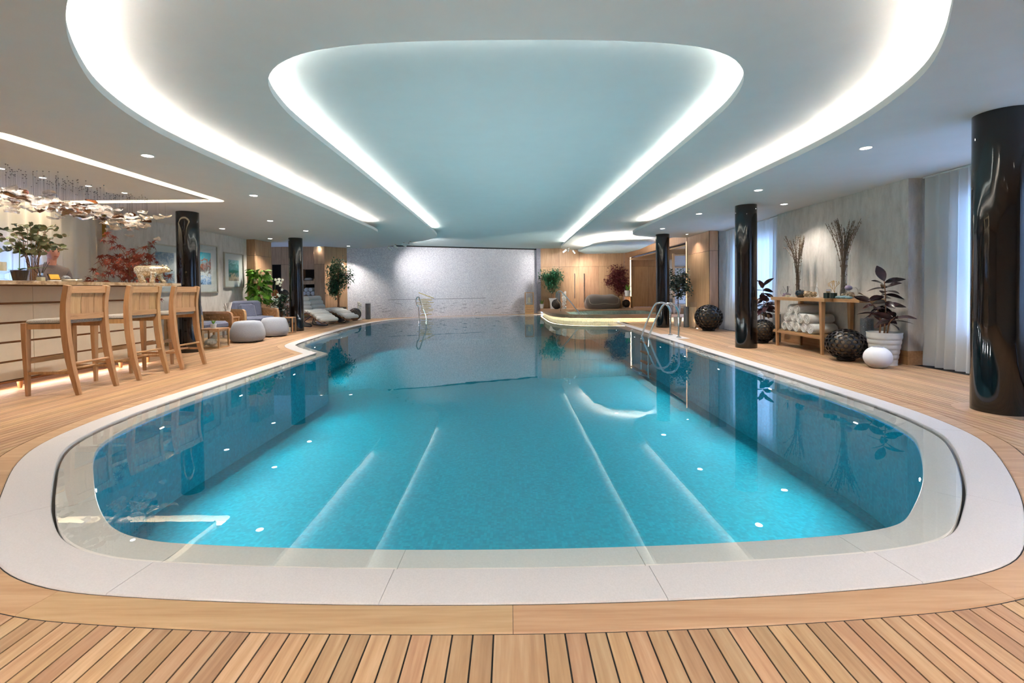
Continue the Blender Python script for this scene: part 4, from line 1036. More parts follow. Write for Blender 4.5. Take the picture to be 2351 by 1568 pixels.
# ------------------------------------------------------------------ plants
def leaf_mesh(name, mat, L, W_, curl=.25, fold=.12, tip=1.0):
    rows = []
    for k in range(7):
        t = k/6; w = W_*math.sin(PI*min(1,t*.96+.02))**.75*(1 if t < .6 else 1-(t-.6)*.5*tip); x = L*t; z = -curl*L*t*t
        rows.append([(x,-w/2,z+fold*w),(x,0,z),(x,w/2,z+fold*w)])
    return MB().grid(rows).mesh(name, mat, True, True)
def round_leaf(name, mat, r):
    mb = MB(); vs = [(0,0,0)]+[(r+r*math.cos(a),r*.9*math.sin(a),.12*r*math.sin(a)**2) for a in [2*PI*k/9+PI for k in range(9)]]
    vs[0] = (r,0,0); mb.add(vs,[(0,k+1,(k+1)%9+1) for k in range(9)]); return mb.mesh(name,mat,True,True)
def maple_mesh(name, mat, s):
    mb = MB(); lobes = [(-2.3,.5),(-1.45,.8),(-.7,.95),(0,1.05),(.7,.95),(1.45,.8),(2.3,.5)]; ring = []
    for i, (a, r) in enumerate(lobes):
        ring.append((s*r*math.cos(a),s*r*math.sin(a),-.12*s*r)); 
        if i < 6: b = (a+lobes[i+1][0])/2; ring.append((s*.26*math.cos(b),s*.26*math.sin(b),.03*s))
    ring.append((-s*.12,0,0)); n = len(ring); mb.add([(0,0,.03*s)]+ring,[(0,k+1,(k+1)%n+1) for k in range(n)]); return mb.mesh(name,mat,False,True)
LF = {'rubber': leaf_mesh('leaf','leaf_rubber',.22,.10,.22), 'broad': leaf_mesh('leaf','leaf_green',.20,.13,.45,.1), 'strap': leaf_mesh('leaf','leaf_green',.26,.06,.35), 'sword': leaf_mesh('leaf','leaf_green',.22,.035,.05,.15),
      'euca': round_leaf('leaf','leaf_euca',.03), 'maple': maple_mesh('leaf','leaf_maple',.075), 'sage': round_leaf('leaf','leaf_sage',.026), 'dark': leaf_mesh('leaf','leaf_dark',.13,.05,.3)}
def pot(t, prof, mat, soil_z, soil_r, soilmat='soil', n=28):
    MB().lathe(prof,(0,0,0),n).build('pot',mat,t,True); MB().lathe([(1e-4,soil_z+.005),(soil_r,soil_z)],(0,0,0),20).build('soil',soilmat,t)
def put_leaf(t, me, p, d, sc=1, roll=0, name='leaf'):
    d = Vector(d).normalized(); up = Vector((0,0,1)); y = up.cross(d); y = y.normalized() if y.length > 1e-4 else Vector((0,1,0)); z = d.cross(y)
    M = Matrix((d,y,z)).transposed() @ Matrix.Rotation(roll,3,'X')
    return inst(name, me, t, p, M.to_euler(), sc)
def rubber(label, loc, h, seed, stems, potkind, leafsc=1.0, zp=.0):
    loc = Vector((loc[0],loc[1],0)); random.seed(seed); t = thing('rubber_plant', label, 'plant', loc, 0, 'dark rubber plants')
    if potkind == 'ridged':
        pr = [(.15,0)]
        for k in range(6): z = .02+k*.068; r = .145+.010*k; pr += [(r,z),(r+.006,z+.03),(r+.004,z+.062)]
        pr += [(.205,.45),(.195,.45),(.185,.42)]; pot(t,pr,'ceramic_ridged',.415,.185); z0 = .41
    else: pot(t,[(.11,0),(.15,.26),(.155,.27),(.14,.27),(.135,.25)],'pot_grey',.245,.135); z0 = .24
    for k in range(stems):
        a = 2*PI*k/stems+random.random(); lean = .0 if k == 0 else .13; hh = h*(1 if k == 0 else random.uniform(.6,.8))
        P = [Vector((.05*math.cos(a)*(k > 0),.05*math.sin(a)*(k > 0),z0)),Vector((.5*lean*math.cos(a)+.02,.5*lean*math.sin(a),z0+(hh-z0)*.5)),Vector((lean*1.4*math.cos(a),lean*1.4*math.sin(a),hh-.08))]
        S = spline(P,8); MB().tube(S,[.011-.006*i/(len(S)-1) for i in range(len(S))],7).build('stem','bark',t,True)
        m_ = 20 if k == 0 else 11
        for q in range(m_):
            u = (.36 if k == 0 else .5)+(.64 if k == 0 else .5)*q/(m_-1); p = S[min(len(S)-1,int(u*(len(S)-1)))]
            b = q*2.4+a; el = random.uniform(-.45,.35)+1.0*max(0,(u-.75)/.25)*random.uniform(.5,1)
            put_leaf(t,LF['rubber'],p,(math.cos(b)*math.cos(el),math.sin(b)*math.cos(el),math.sin(el)),leafsc*random.uniform(.8,1.12),random.uniform(-.9,.9))
    return t
rubber('dark rubber plant in a ridged white pot at the right end of the console', XP(2030,780,5.22)*1, 1.24, 4, 3, 'ridged', 1.04)
rubber('dark rubber plant in a grey pot between the column and the console', Vector((5.24,9.42,0)), 1.22, 9, 3, 'plain', 1.15)
def granite_vase(label, loc, r, h, fill='granite', fh=.92):
    loc = Vector((loc[0],loc[1],0))
    t = thing('glass_cylinder', label, 'vase', loc, 0, 'tall glass cylinders'); MB().lathe([(r,0),(r,h)],(0,0,0),24,capt=False).build('glass','clear_glass',t,True); MB().lathe([(r*.94,.006),(r*.94,h*fh),(1e-4,h*fh+.004)],(0,0,0),20).build('filling',fill,t,True)
granite_vase('tall glass cylinder of grey gravel left of the console', ground(1783,786,.07), .075, .60)
granite_vase('tall glass cylinder of grey gravel behind the ridged white pot', XP(1990,760,5.36)*1, .085, .66)
# paper globe lantern
p = ground(2015,844,.01); t = thing('paper_lantern','white round paper lantern on the deck before the ridged pot','lantern',p)
pr = []
for k in range(37):
    a = .38+(PI-.76)*k/36; pr.append((.16*math.sin(a)*(1+.008*(k % 2)),.138-.148*math.cos(a)))
MB().lathe(pr,(0,0,0),32).build('shade','paper_white',t,True)
MB().lathe([(.058,.270),(.066,.276),(.066,.282),(.055,.282)],(0,0,0),24,capt=False).build('rim','paper_white',t,True)
# small floor uplight by the lantern
def uplight(label, loc, pw, tgt, col=(1,.75,.5)):
    t = thing('floor_uplight', label, 'uplight', loc, 0, 'small floor uplights'); MB().lathe([(.03,0),(.03,.006),(.024,.006)],(0,0,0),16).build('rim','chrome',t,True); MB().lathe([(1e-4,.0065),(.024,.0065)],(0,0,0),16).build('lens','lens_glow',t)
    lamp_spot('uplight_beam',(0,0,.02),pw,70,.6,t,col,Vector(tgt)-Vector(loc))
uplight('tiny floor uplight beside the white paper lantern', (5.2,6.38,.0), 6, (5.5,6.5,2))
# ------------------------------------------------------------------ chrome rails
def rail(label, pts, r=.021, name='handrail', cat='handrail', flanges=()):
    t = thing(name, label, cat, (pts[0][0],pts[0][1],0)); o = Vector((pts[0][0],pts[0][1],0))
    MB().tube([Vector(p)-o for p in pts],r,12).build('tube','chrome',t,True)
    for f in flanges: MB().lathe([(.05,0),(.05,.008),(.03,.02)],tuple(Vector(f)-o),16).build('flange','chrome',t,True)
    return t
# handrail of the steps inside the pool, mid left
Yh = 15.2
h = [YP(px,py,Yh) for px,py in ((962,748),(962,716),(957,700),(955,690),(957,683.5),(960,682),(963,685),(971,708),(979,731),(979,741))]
h = [(p.x,Yh-.0*k,p.z) for k, p in enumerate(h)]; h[0] = (h[0][0],h[0][1],-1.1); h[-1] = (h[-1][0],h[-1][1],-.7)
rail('chrome handrail rising from the water in the middle of the pool', spline(h,4))
Yt = 17.0
h = [YP(px,py,Yt) for px,py in ((1287,718),(1286,698),(1280,690),(1275,680),(1277,671),(1281,668),(1286,671),(1300,688),(1313,706),(1319,715),(1320,723))]
h = [(p.x,Yt-.12*k,p.z) for k, p in enumerate(h)]; h[0] = (h[0][0],h[0][1],PZ); h[-1] = (h[-1][0],h[-1][1],-.1)
rail('chrome handrail at the steps of the hot tub', spline(h,4), flanges=[h[0]])
# ladder on the right side of the pool
lad = thing('pool_ladder','chrome pool ladder with dark wooden treads on the right edge','ladder',(3.5,10.22,0))
for y in (-.26,.26):
    P = [(.20,y,.012),(.20,y,.45),(.18,y,.62),(.08,y,.735),(-.06,y,.75),(-.17,y,.68),(-.33,y,.34),(-.44,y,.06),(-.47,y,-.08),(-.47,y,-.4),(-.47,y,-1.0)]
    MB().tube(spline(P,5),.022,12).build('side_rail','chrome',lad,True)
    MB().lathe([(.055,.0),(.055,.008),(.03,.02)],(.20,y,.006),16).build('flange','chrome',lad,True)
wood('tread_wood','#7a4a2a','#5f3820','#472818','Y',.5,20)
for z in (-.14,-.36,-.58,-.80): MB().cbox((-.46,0,z),(.10,.49,.03),bev=.006).build('tread','tread_wood',lad)
MB().box(-.1,.36,-.5,.5,.003,.006).build('stone_pad','coping_stone',lad)

# ------------------------------------------------------------------ track spots at the ceiling
def track_spot(label, px, py, z, aim, power):
    p = G(px,py,z); t = thing('track_spot', label, 'spotlight', (p.x,p.y,z), 0, 'small white ceiling spotlights')
    d = (Vector(aim)-Vector((p.x,p.y,z-.08))).normalized()
    MB().lathe([(.03,-.012),(.03,0)],(0,0,0),14).build('mount','brass',t,True); MB().tube([(0,0,-.01),(0,0,-.07)],.008,6).build('arm','fascia_paint',t)
    c = Vector((0,0,-.085)); MB().tube([c-d*.07,c+d*.10],.034,14).build('head','fascia_paint',t,True); MB().tube([c+d*.1005,c+d*.102],.026,14).build('lens','lens_glow',t)
    lamp_spot('spot_beam',tuple(c+d*.12),power,110,1.0,t,(1,.95,.92),c+d*2,.03)
for k,(px,py) in enumerate(((857,571),(878,569),(893,565),(908,561),(927,557),(942,554))):
    aim = WALLL+(WALLR-WALLL)*(.26+.12*k); track_spot('white ceiling spotlight on the left row, %s'%('first from the ficus tree','second from the ficus tree','third from the ficus tree','fourth from the ficus tree','fifth from the ficus tree','nearest the pool centre')[k],px,py,L2 if k < 2 else L1,(aim.x,aim.y,1.1),SPOT_POWER*(.5 if k < 2 else .65))
for k,(px,py,ax) in enumerate(((1297,571,.3),(1305,568,2.3),(1317,573,4.0))):
    track_spot('white ceiling spotlight on the right group, %s of three'%('left','middle','right')[k],px,py,L1,(ax,20.2,1.2),SPOT_POWER*(.35 if ax < 1 else 1.1))

# ------------------------------------------------------------------ white loungers
def lounger(label, foot, head):
    f, h_ = Vector(foot), Vector(head); d = (f-h_).normalized(); rz = math.atan2(d.y,d.x); c = (f+h_)/2
    t = thing('lounger', label, 'lounger', (c.x,c.y,0), rz, 'white roll cushioned loungers')
    P = spline([(-.86,0,.90),(-.80,0,.80),(-.62,0,.48),(-.45,0,.30),(-.30,0,.30),(0,0,.42),(.30,0,.38),(.62,0,.25),(.88,0,.16)],5); W_ = .30
    L = [0]
    for a, b in zip(P,P[1:]): L.append(L[-1]+(b-a).length)
    n = 13
    for k in range(n):
        s = L[-1]*(k+.5)/n; i = max(j for j in range(len(L)) if L[j] <= s); i = min(i,len(P)-2); q = P[i].lerp(P[i+1],(s-L[i])/(L[i+1]-L[i])); tg = (P[i+1]-P[i]).normalized(); nn = Vector((-tg.z,0,tg.x)); hw = L[-1]/n*.56
        ring = []
        for y, sc in ((-W_,.55),(-W_+.03,.92),(-W_+.07,1),(W_-.07,1),(W_-.03,.92),(W_,.55)):
            ring.append([tuple(q+nn*.055+tg*(hw*sc*math.cos(a))+nn*(.062*sc*math.sin(a))+Vector((0,y,0))) for a in [2*PI*j/12 for j in range(12)]])
        mb = MB(); mb.grid(ring,True); mb.f += [tuple(range(11,-1,-1)),tuple(range(60,72))]; mb.build('cushion_roll','white_terry',t,True)
    for y in (-W_+.03,W_-.03):
        MB().tube([p+Vector((0,y,-.02)) for p in P],.014,8).build('frame_rail','bark',t,True)
        MB().tube(spline([(-.40,y,.26),(-.5,y,.05),(-.2,y,.016),(.25,y,.016),(.33,y,.05),(.22,y,.10),(-.05,y,.16),(.3,y,.33)],5),.014,8).build('rocker','steel_dark',t,True)
    for x, z in ((-.45,.26),(.3,.33),(.85,.135)): MB().tube([(x,-W_+.03,z),(x,W_-.03,z)],.012,8).build('cross_bar','bark',t)
    return t
lounger('white roll cushioned lounger beside the second column, nearer the camera', (-5.45,13.75), (-6.85,14.75))
lounger('white roll cushioned lounger behind, nearer the potted ficus', (-5.30,15.25), (-6.85,15.85))
random.seed(2)
towel('white rolled towel lying on the deck between the two loungers', (-6.12,14.86,.088), 1.0, 0, 1, 'loose rolled towels')
# niche towels and trinkets
nx = (xs_[3]+xs_[4])/2
for k,(dx,dz,w) in enumerate(((-.163,0,'bottom left'),(0,0,'bottom middle'),(.163,0,'bottom right'),(-.081,.142,'upper left'),(.081,.142,'upper right'))):
    towel('white rolled towel, %s in the middle wall niche'%w, (nx+dx,YR+.235,zR(679)+.081+dz), 0, k, .91, 'rolled towels in the wall niches')
for k,(dx,dz,w) in enumerate(((-.1,0,'left'),(.09,0,'right'))):
    towel('white rolled towel, %s in the lowest wall niche'%w, (nx+dx,YR+.235,zR(712)+.081+dz), 0, k, .91, 'rolled towels in the wall niches')
o = MB().cbox((0,0,.05),(.26,.2,.10),bev=.04).build('folded_towel','white_terry',None,True,(nx-.06,YR+.22,zR(644)+.001)); tag(o,'folded white towel in the top wall niche','towel')
t = thing('glass_jar','small glass jar beside the folded towel in the top niche','jar',(nx+.16,YR+.2,zR(644)+.001)); MB().lathe([(.04,0),(.04,.14)],(0,0,0),16,capt=False).build('glass','clear_glass',t,True); MB().lathe([(.034,.004),(.034,.07)],(0,0,0),14).build('filling','pebble_tan',t,True)

# ------------------------------------------------------------------ trees and pots
def stuff_foliage(t, pts, L, W_, mat, seed, droop=.3, name='foliage'):
    """crowded small leaves too fine to pick apart"""
    random.seed(seed); vs = []; fs = []
    for p in pts:
        a = random.uniform(0,2*PI); el = random.uniform(-.9,.5)-droop; d = Vector((math.cos(a)*math.cos(el),math.sin(a)*math.cos(el),math.sin(el)))
        s = d.cross(Vector((0,0,1))).normalized()*W_/2; s = s.lerp(Vector((0,0,W_/2)),random.uniform(-.4,.4)); l = L*random.uniform(.7,1.25); o = len(vs)
        vs += [p,p+d*l*.45+s,p+d*l,p+d*l*.45-s]; fs += [(o,o+1,o+2),(o,o+2,o+3)]
    o = MB().add(vs,fs).build(name,mat,t,False,None,True); o['kind'] = 'stuff'; return o
def crown(c, r, n, seed, blobs=18):
    random.seed(seed); B = []
    for k in range(blobs):
        v = Vector((random.gauss(0,1),random.gauss(0,1),random.gauss(0,1))).normalized()*random.uniform(.35,.95); B.append(Vector(c)+Vector((v.x*r[0],v.y*r[1],v.z*r[2])))
    out = []
    for k in range(n):
        b = random.choice(B); out.append(b+Vector((random.gauss(0,.24)*r[0],random.gauss(0,.24)*r[1],random.gauss(0,.2)*r[2])))
    return out, B
def tree(name, label, loc, z0, zc, r, n, L, W_, mat, seed, potf, trunk=.03, twist=True, cat='tree'):
    t = thing(name, label, cat, loc); pts, B = crown((0,0,zc), r, n, seed); potf(t); random.seed(seed)
    for k in range(2 if twist else 1):
        P = [(.02*math.cos(a*2.2+k*PI),.02*math.sin(a*2.2+k*PI),z0+(zc-r[2]*.3-z0)*a/4) for a in range(5)] if twist else [(0,0,z0),(.02,.01,(z0+zc)/2),(0,0,zc)]
        MB().tube(spline(P,4),[trunk*(1-.4*i/(4*(len(P)-1))) for i in range(4*(len(P)-1)+1)],8).build('trunk','bark',t,True)
    mb = MB()
    for b in B: mb.tube(spline([(0,0,zc-r[2]*.5),(b.x*.5,b.y*.5,(zc-r[2]*.2+b.z)/2),tuple(b)],3),[.010,.009,.008,.007,.006,.005,.004],5)
    mb.build('branches','bark',t,True); stuff_foliage(t,pts,L,W_,mat,seed); return t
def dark_pot(t): MB().lathe([(.20,0),(.29,.50),(.30,.52),(.27,.52),(.26,.47)],(0,0,0),4).xform(Matrix.Rotation(PI/4,4,'Z')).build('pot','pot_dark',t); MB().lathe([(1e-4,.50),(.20,.485)],(0,0,0),14).build('pebbles','pebble_white',t)
tree('ficus_tree','green ficus tree in a dark square pot before the mosaic wall', (-6.12,16.28,0), .48, 1.55, (.46,.36,.60), 3200, .10, .045, 'leaf_ficus', 21, dark_pot, .035)
def white_vase_pot(t): MB().lathe([(.10,0),(.12,.30),(.17,.46),(.16,.46),(.11,.30),(1e-4,.28)],(0,0,0),20).build('pot','ceramic_white',t,True)
tree('ficus_tree','green ficus tree in white vases at the corner of mosaic and oak walls', (1.86,19.68,PZ), .3, 1.35, (.46,.34,.55), 2400, .10, .046, 'leaf_ficus', 33, white_vase_pot, .03)
def box_pot(t): MB().lathe([(.17,0),(.2,.32),(.18,.32),(.17,.28)],(0,0,0),18).build('pot','pot_dark',t,True)
tree('maple_tree','dark red maple tree behind the bean bag', (4.78,20.02,PZ), .28, 1.30, (.46,.2,.62), 2400, .085, .065, 'leaf_maple_dark', 41, box_pot, .022, False)
def white_pot(t): MB().lathe([(.09,0),(.115,.25),(.12,.26),(.105,.26),(.10,.22)],(0,0,0),20).build('pot','ceramic_white',t,True); MB().lathe([(1e-4,.225),(.10,.22)],(0,0,0),14).build('soil','soil',t)
q = G(1558,748); q = Vector((4.78,12.95,0))
tree('eucalyptus_tree','slender grey green eucalyptus tree in a small white pot behind the far column', q, .22, 1.25, (.30,.26,.52), 1300, .065, .058, 'leaf_sage', 52, white_pot, .014, False)

# things on the left of the hot tub platform
def zpl(v, z=PZ): return Vector((v[0],v[1],z))
def plat_pos(px, py, back=.15): p = G(px,py,PZ); d = Vector((p.x,p.y)).normalized()*back; return Vector((p.x+d.x,p.y+d.y,PZ))
lp = Vector((.85,19.75,0)); t = thing('floor_lantern','tall oak and glass lantern with a candle before the mosaic wall','lantern',lp)
w = .19
for k in range(4): MB().box(-w,w,-w,w,.005+k*.105,.105+k*.105).build('base_board','oak_rail',t)
for x in (-w+.015,w-.015):
    for y in (-w+.015,w-.015): MB().box(x-.014,x+.014,y-.014,y+.014,.425,.93).build('post','oak_furniture',t)
MB().box(-w,w,-w,w,.93,.955).build('top','oak_rail',t)
for y in (-w+.015,w-.015): MB().box(-w+.03,w-.03,y-.002,y+.002,.43,.93).build('pane','clear_glass',t)
for x in (-w+.015,w-.015): MB().box(x-.002,x+.002,-w+.03,w-.03,.43,.93).build('pane','clear_glass',t)
MB().lathe([(.06,.51),(.06,.73),(1e-4,.735)],(0,0,0),16).build('candle','candle',t,True)
random.seed(5); mb = MB()
for k in range(60): mb.ball((random.uniform(-.14,.14),random.uniform(-.14,.14),.43+random.random()*.07),random.uniform(.018,.03),6,4,1,1,.8)
o = mb.build('pebbles','pebble_white',t,True); o['kind'] = 'stuff'
def snake_plant(label, loc, sc=1, n=7, seed=1, h=.16, r=.075):
    random.seed(seed); t = thing('potted_plant', label, 'plant', loc); t.scale = (sc,)*3
    pot(t,[(r*.75,0),(r,h*.9),(r,h),(r*.88,h),(r*.85,h*.85)],'ceramic_white',h*.86,r*.85)
    for k in range(n): a = 2*PI*k/n; put_leaf(t,LF['sword'],(r*.3*math.cos(a),r*.3*math.sin(a),h*.85),(math.cos(a)*.35,math.sin(a)*.35,1),random.uniform(.7,1.1),0)
    return t
snake_plant('small green sword leaved plant in a white pot before the corner ficus', plat_pos(1244,708.5,.1), 1.25, 7, 3)
globe('small black lattice globe on the platform by the hot tub rail', Vector((1.98,19.25,PZ)), .205)
granite_vase('grey glass cylinder behind the small globe on the platform', (2.12,19.95), .11, .75); bpy.data.objects['glass_cylinder.002'].location.z = PZ
t = thing('coral_tower','tall white coral tower standing behind the hot tub handrail','ornament',(2.36,19.7,PZ)); random.seed(12); mb = MB()
for k in range(70): a = random.uniform(0,2*PI); z = random.uniform(.03,.72); mb.ball((.06*math.cos(a),.06*math.sin(a),z),random.uniform(.03,.05),6,5)
mb.build('coral','coral_white',t,True); MB().lathe([(.09,0),(.08,.03)],(0,0,0),16).build('base','coral_white',t)
# bean bag
bb = Vector((3.93,19.35,PZ)); t = thing('bean_bag','big taupe bean bag lounger with pale piping on the platform','bean bag',bb); Wb, Db, Hb = .74, .48, .58
rows = []; nb = 40
for j in range(15):
    v = j/14; z = Hb*(.02+.98*(1-(1-v)**1.6)) if v < 1 else Hb; kx = (1-(max(0,v-.25)/.75)**2.6*.72)*(.93+.07*min(1,v*6)); row = []
    for i in range(nb):
        a = 2*PI*i/nb; c, s_ = math.cos(a), math.sin(a); e = .62
        x = Wb*kx*math.copysign(abs(c)**e,c); y = Db*kx*math.copysign(abs(s_)**e,s_)
        wz = noise.noise(Vector((x*3,y*3,z*4)))*.035+.06*math.exp(-((abs(x)-.5)**2)/.05)*v-.05*math.exp(-(x**2)/.03)*max(0,v-.6)
        row.append((x*(1+.03*math.sin(5*a+v*6)),y,max(.0,z+wz*min(1,v*2))))
    rows.append(row)
mb = MB(); mb.grid(rows,True); mb.f += [tuple(range(nb-1,-1,-1)),tuple(range(14*nb,15*nb))]; mb.build('bag','taupe_canvas',t,True)
for sg in (-1,1): MB().tube(spline([(sg*.58,-.20,.50),(sg*.62,-.36,.42),(sg*.58,-.455,.25),(sg*.40,-.475,.20),(0,-.485,.24)],5),.007,6).build('piping','woven_beige',t,True)
# low table with plant, globe below
tb = Vector((4.96,19.35,PZ)); t = thing('low_table','small open oak side table at the right of the bean bag','side table',tb)
MB().cbox((0,0,.50),(.50,.36,.03),bev=.004).build('top','oak_rail',t); MB().cbox((0,0,.02),(.50,.36,.03),bev=.004).build('bottom','oak_rail',t)
for x in (-.235,.235): MB().box(x-.015,x+.015,-.18,.18,.035,.485).build('side','oak_furniture',t)
snake_plant('green plant in a round white pot on the small oak table', (tb.x+.06,tb.y,PZ+.516), 1.45, 9, 8, .17, .09)
globe('small black lattice globe inside the small oak table', (tb.x-.0,tb.y,PZ+.036), .165)
uplight('tiny floor uplight at the foot of the lit oak return', (5.33,20.15,PZ), 12, (5.35,20.35,2.3+PZ))

# right of the platform: woven cube, glass cylinders
wc = plat_pos(1520,727,.5); t = thing('woven_cube','woven beige cube seat with a pale bolster in the recess','seat',Vector((5.35,14.95+.35,PZ)))
MB().cbox((0,0,.19),(.62,.55,.38),bev=.05).build('cube','woven_beige',t,True); MB().tube([(-.36,.0,.44),(.36,.0,.44)],.06,14).build('bolster','pouf_felt',t,True)
q = ground(1576,752,.1); granite_vase('tall glass cylinder of grey gravel before the oak pier', q, .075, .62)
q = ground(1591,754,.1); plain('sand','#b59c80',.7); t = thing('glass_vase','tall clear flared vase of pale sand beside the large globe','vase',q)
MB().lathe([(.07,0),(.075,.1),(.105,.70)],(0,0,0),24,capt=False).build('glass','clear_glass',t,True); MB().lathe([(.064,.006),(.07,.1),(.095,.56),(1e-4,.56)],(0,0,0),20).build('filling','sand',t,True)
uplight('tiny floor uplight before the glass cylinders', (q.x+.05,q.y-.16,0), 8, (5.25,12.6,1.6)); uplight('tiny floor uplight between glass vase and large globe', (q.x+.2,q.y-.2,0), 6, (5.25,12.3,1.6))
# left of the mosaic wall: small ornaments
t = thing('statue','white carved coral column beside the dark ficus pot','ornament',(-5.68,17.2,0)); random.seed(6); mb = MB(); mb.lathe([(.10,0),(.09,.06),(.06,.1)],(0,0,0),14)
for k in range(40): a = random.uniform(0,2*PI); mb.ball((.045*math.cos(a),.045*math.sin(a),random.uniform(.1,.66)),random.uniform(.03,.05),6,5)
mb.build('carving','coral_white',t,True)
granite_vase('grey glass cylinder behind the black globe at the mosaic wall', (-5.42,17.4), .10, .66)
def agave(label, loc, seed, sc=1):
    random.seed(seed); t = thing('agave_plant', label, 'plant', loc, 0, 'small spiky plants')
    MB().lathe([(.06,0),(.08,.12),(.07,.12),(.068,.1)],(0,0,0),16).build('pot','pot_grey',t,True)
    for k in range(11): a = 2.4*k; put_leaf(t,LF['sword'],(0,0,.11),(math.cos(a),math.sin(a),.6+.06*k),sc,0)
agave('small spiky plant at the foot of the oak wall by the ficus pot', (-6.62,16.55,0), 1); agave('small spiky plant between ficus pot and black globe', (-5.72,16.05,0), 2)
# ------------------------------------------------------------------ chandelier of glass leaves over the bar
def blown_glass(name, tint, body, k):
    """hand blown glass leaf: mostly clear, a little milky, with a sheen"""
    mt = glassy(name, tint, .10, .10, .12); nt = mt.node_tree; o = next(n for n in nt.nodes if n.type == 'OUTPUT_MATERIAL'); src = o.inputs[0].links[0].from_socket
    d = N(nt,'ShaderNodeBsdfDiffuse'); d.inputs[0].default_value = lin(body); t = N(nt,'ShaderNodeBsdfTranslucent'); t.inputs[0].default_value = lin(body)
    a = N(nt,'ShaderNodeMixShader'); a.inputs[0].default_value = .5; nt.links.new(d.outputs[0],a.inputs[1]); nt.links.new(t.outputs[0],a.inputs[2])
    m_ = N(nt,'ShaderNodeMixShader'); m_.inputs[0].default_value = k; nt.links.new(src,m_.inputs[1]); nt.links.new(a.outputs[0],m_.inputs[2]); nt.links.new(m_.outputs[0],o.inputs[0])
blown_glass('leaf_clear','#fcf8f4','#f4efe9',.17); blown_glass('leaf_amber','#a67f58','#6e4d33',.4)
def wavy(name, mat, seed, L, W_):
    random.seed(seed); rows = []
    for i in range(6):
        u = i/5; w = W_*math.sin(PI*(.06+.88*u))**.6
        rows.append([(L*(u-.5),w*(v-.5),.014*math.sin(5*u+seed)+.012*math.sin(7*v+2*u+seed*2)) for v in (0,.33,.67,1)])
    mb = MB(); mb.grid(rows); mb.grid([[(x,y,z+.004) for x,y,z in r] for r in rows]); return mb.mesh(name,mat,True,True)
GL = [wavy('glass_leaf','leaf_clear',k,.165,.11) for k in range(3)]+[wavy('glass_leaf','leaf_amber',k+5,.18,.10) for k in range(2)]
ch = thing('leaf_chandelier','cloud of hanging clear and amber glass leaves above the bar','chandelier',(-5.9,5.9,L0))
random.seed(17); wires = MB(); studs = MB()
for k in range(240):
    u = random.random()**.8; Y = 4.45+2.95*u; X = -5.95+random.gauss(0,.26)
    z = 2.19+.11*u+random.gauss(0,.055)
    if u > .80 and random.random() < .5: z -= random.uniform(.05,.24); X = -5.9+random.gauss(0,.16)
    X = max(-6.55,min(-5.35,X)); p = Vector((X+5.9,Y-5.9,z-L0))
    inst('glass_leaf', GL[random.choice((0,1,2,0,1,2,0,1,2,3,4))], ch, p, (random.uniform(-.25,.25),random.uniform(-.25,.25),random.uniform(0,6.28)), random.uniform(.75,1.15))
    wires.add([p+Vector((-.0006,0,0)),p+Vector((.0006,0,0)),(p.x+.0006,p.y,-.002),(p.x-.0006,p.y,-.002)],[(0,1,2,3)]); studs.lathe([(.006,-.006),(.006,0)],(p.x,p.y,0),6)
wires.build('suspension_wires','steel_dark',ch)['kind'] = 'stuff'; studs.build('ceiling_studs','steel_dark',ch)['kind'] = 'stuff'

# ------------------------------------------------------------------ things on the bar
def bpos(px, X): p = XP(px,640,X); return Vector((X,p.y,BZ+.0005))
# eucalyptus in a vase
random.seed(23); e = bpos(76,-5.98); t = thing('eucalyptus_vase','glass vase of round leaved eucalyptus branches on the bar','plant',e)
MB().lathe([(.07,0),(.075,.01),(.075,.30)],(0,0,0),24,capt=False).build('vase','clear_glass',t,True)
for k in range(24):
    a = 2*PI*k/24+random.uniform(-.2,.2); R = random.uniform(.16,.50); zt = random.uniform(.32,.72)*(1.12-.5*R)
    if k % 4 == 0: zt = .70; R *= .5
    S = spline([(.03*math.cos(a),.03*math.sin(a),.02),(.06*math.cos(a),.06*math.sin(a),.30),(R*.6*math.cos(a),R*.6*math.sin(a),.3+(zt-.3)*.75+.05),(R*math.cos(a),R*math.sin(a),zt)],5)
    MB().tube(S,.003,5).build('stem','bark',t,True)
    for q in range(6,16):
        b = random.uniform(0,2*PI); put_leaf(t,LF['euca'],S[q],(math.cos(b),math.sin(b),random.uniform(-.5,.6)),random.uniform(.8,1.3),random.uniform(-1.4,1.4))
# orchid in a glass pot
e = bpos(45,-5.58); t = thing('orchid_pot','orchid with broad green leaves in a glass pot on the bar','plant',e)
MB().lathe([(.075,0),(.085,.135)],(0,0,0),24,capt=False).build('pot','clear_glass',t,True); MB().lathe([(.055,.006),(.075,.12),(1e-4,.125)],(0,0,0),18).build('soil','soil',t,True)
for a, sc in ((.7,1),(2.3,.8),(1.5,.7),(-.2,.6)): put_leaf(t,LF['strap'],(0,0,.12),(math.cos(a),math.sin(a),.45),sc,0)
MB().tube(spline([(0,0,.12),(.005,.0,.25),(.0,.01,.38)],4),.0045,6).build('stem','stem_green',t,True)
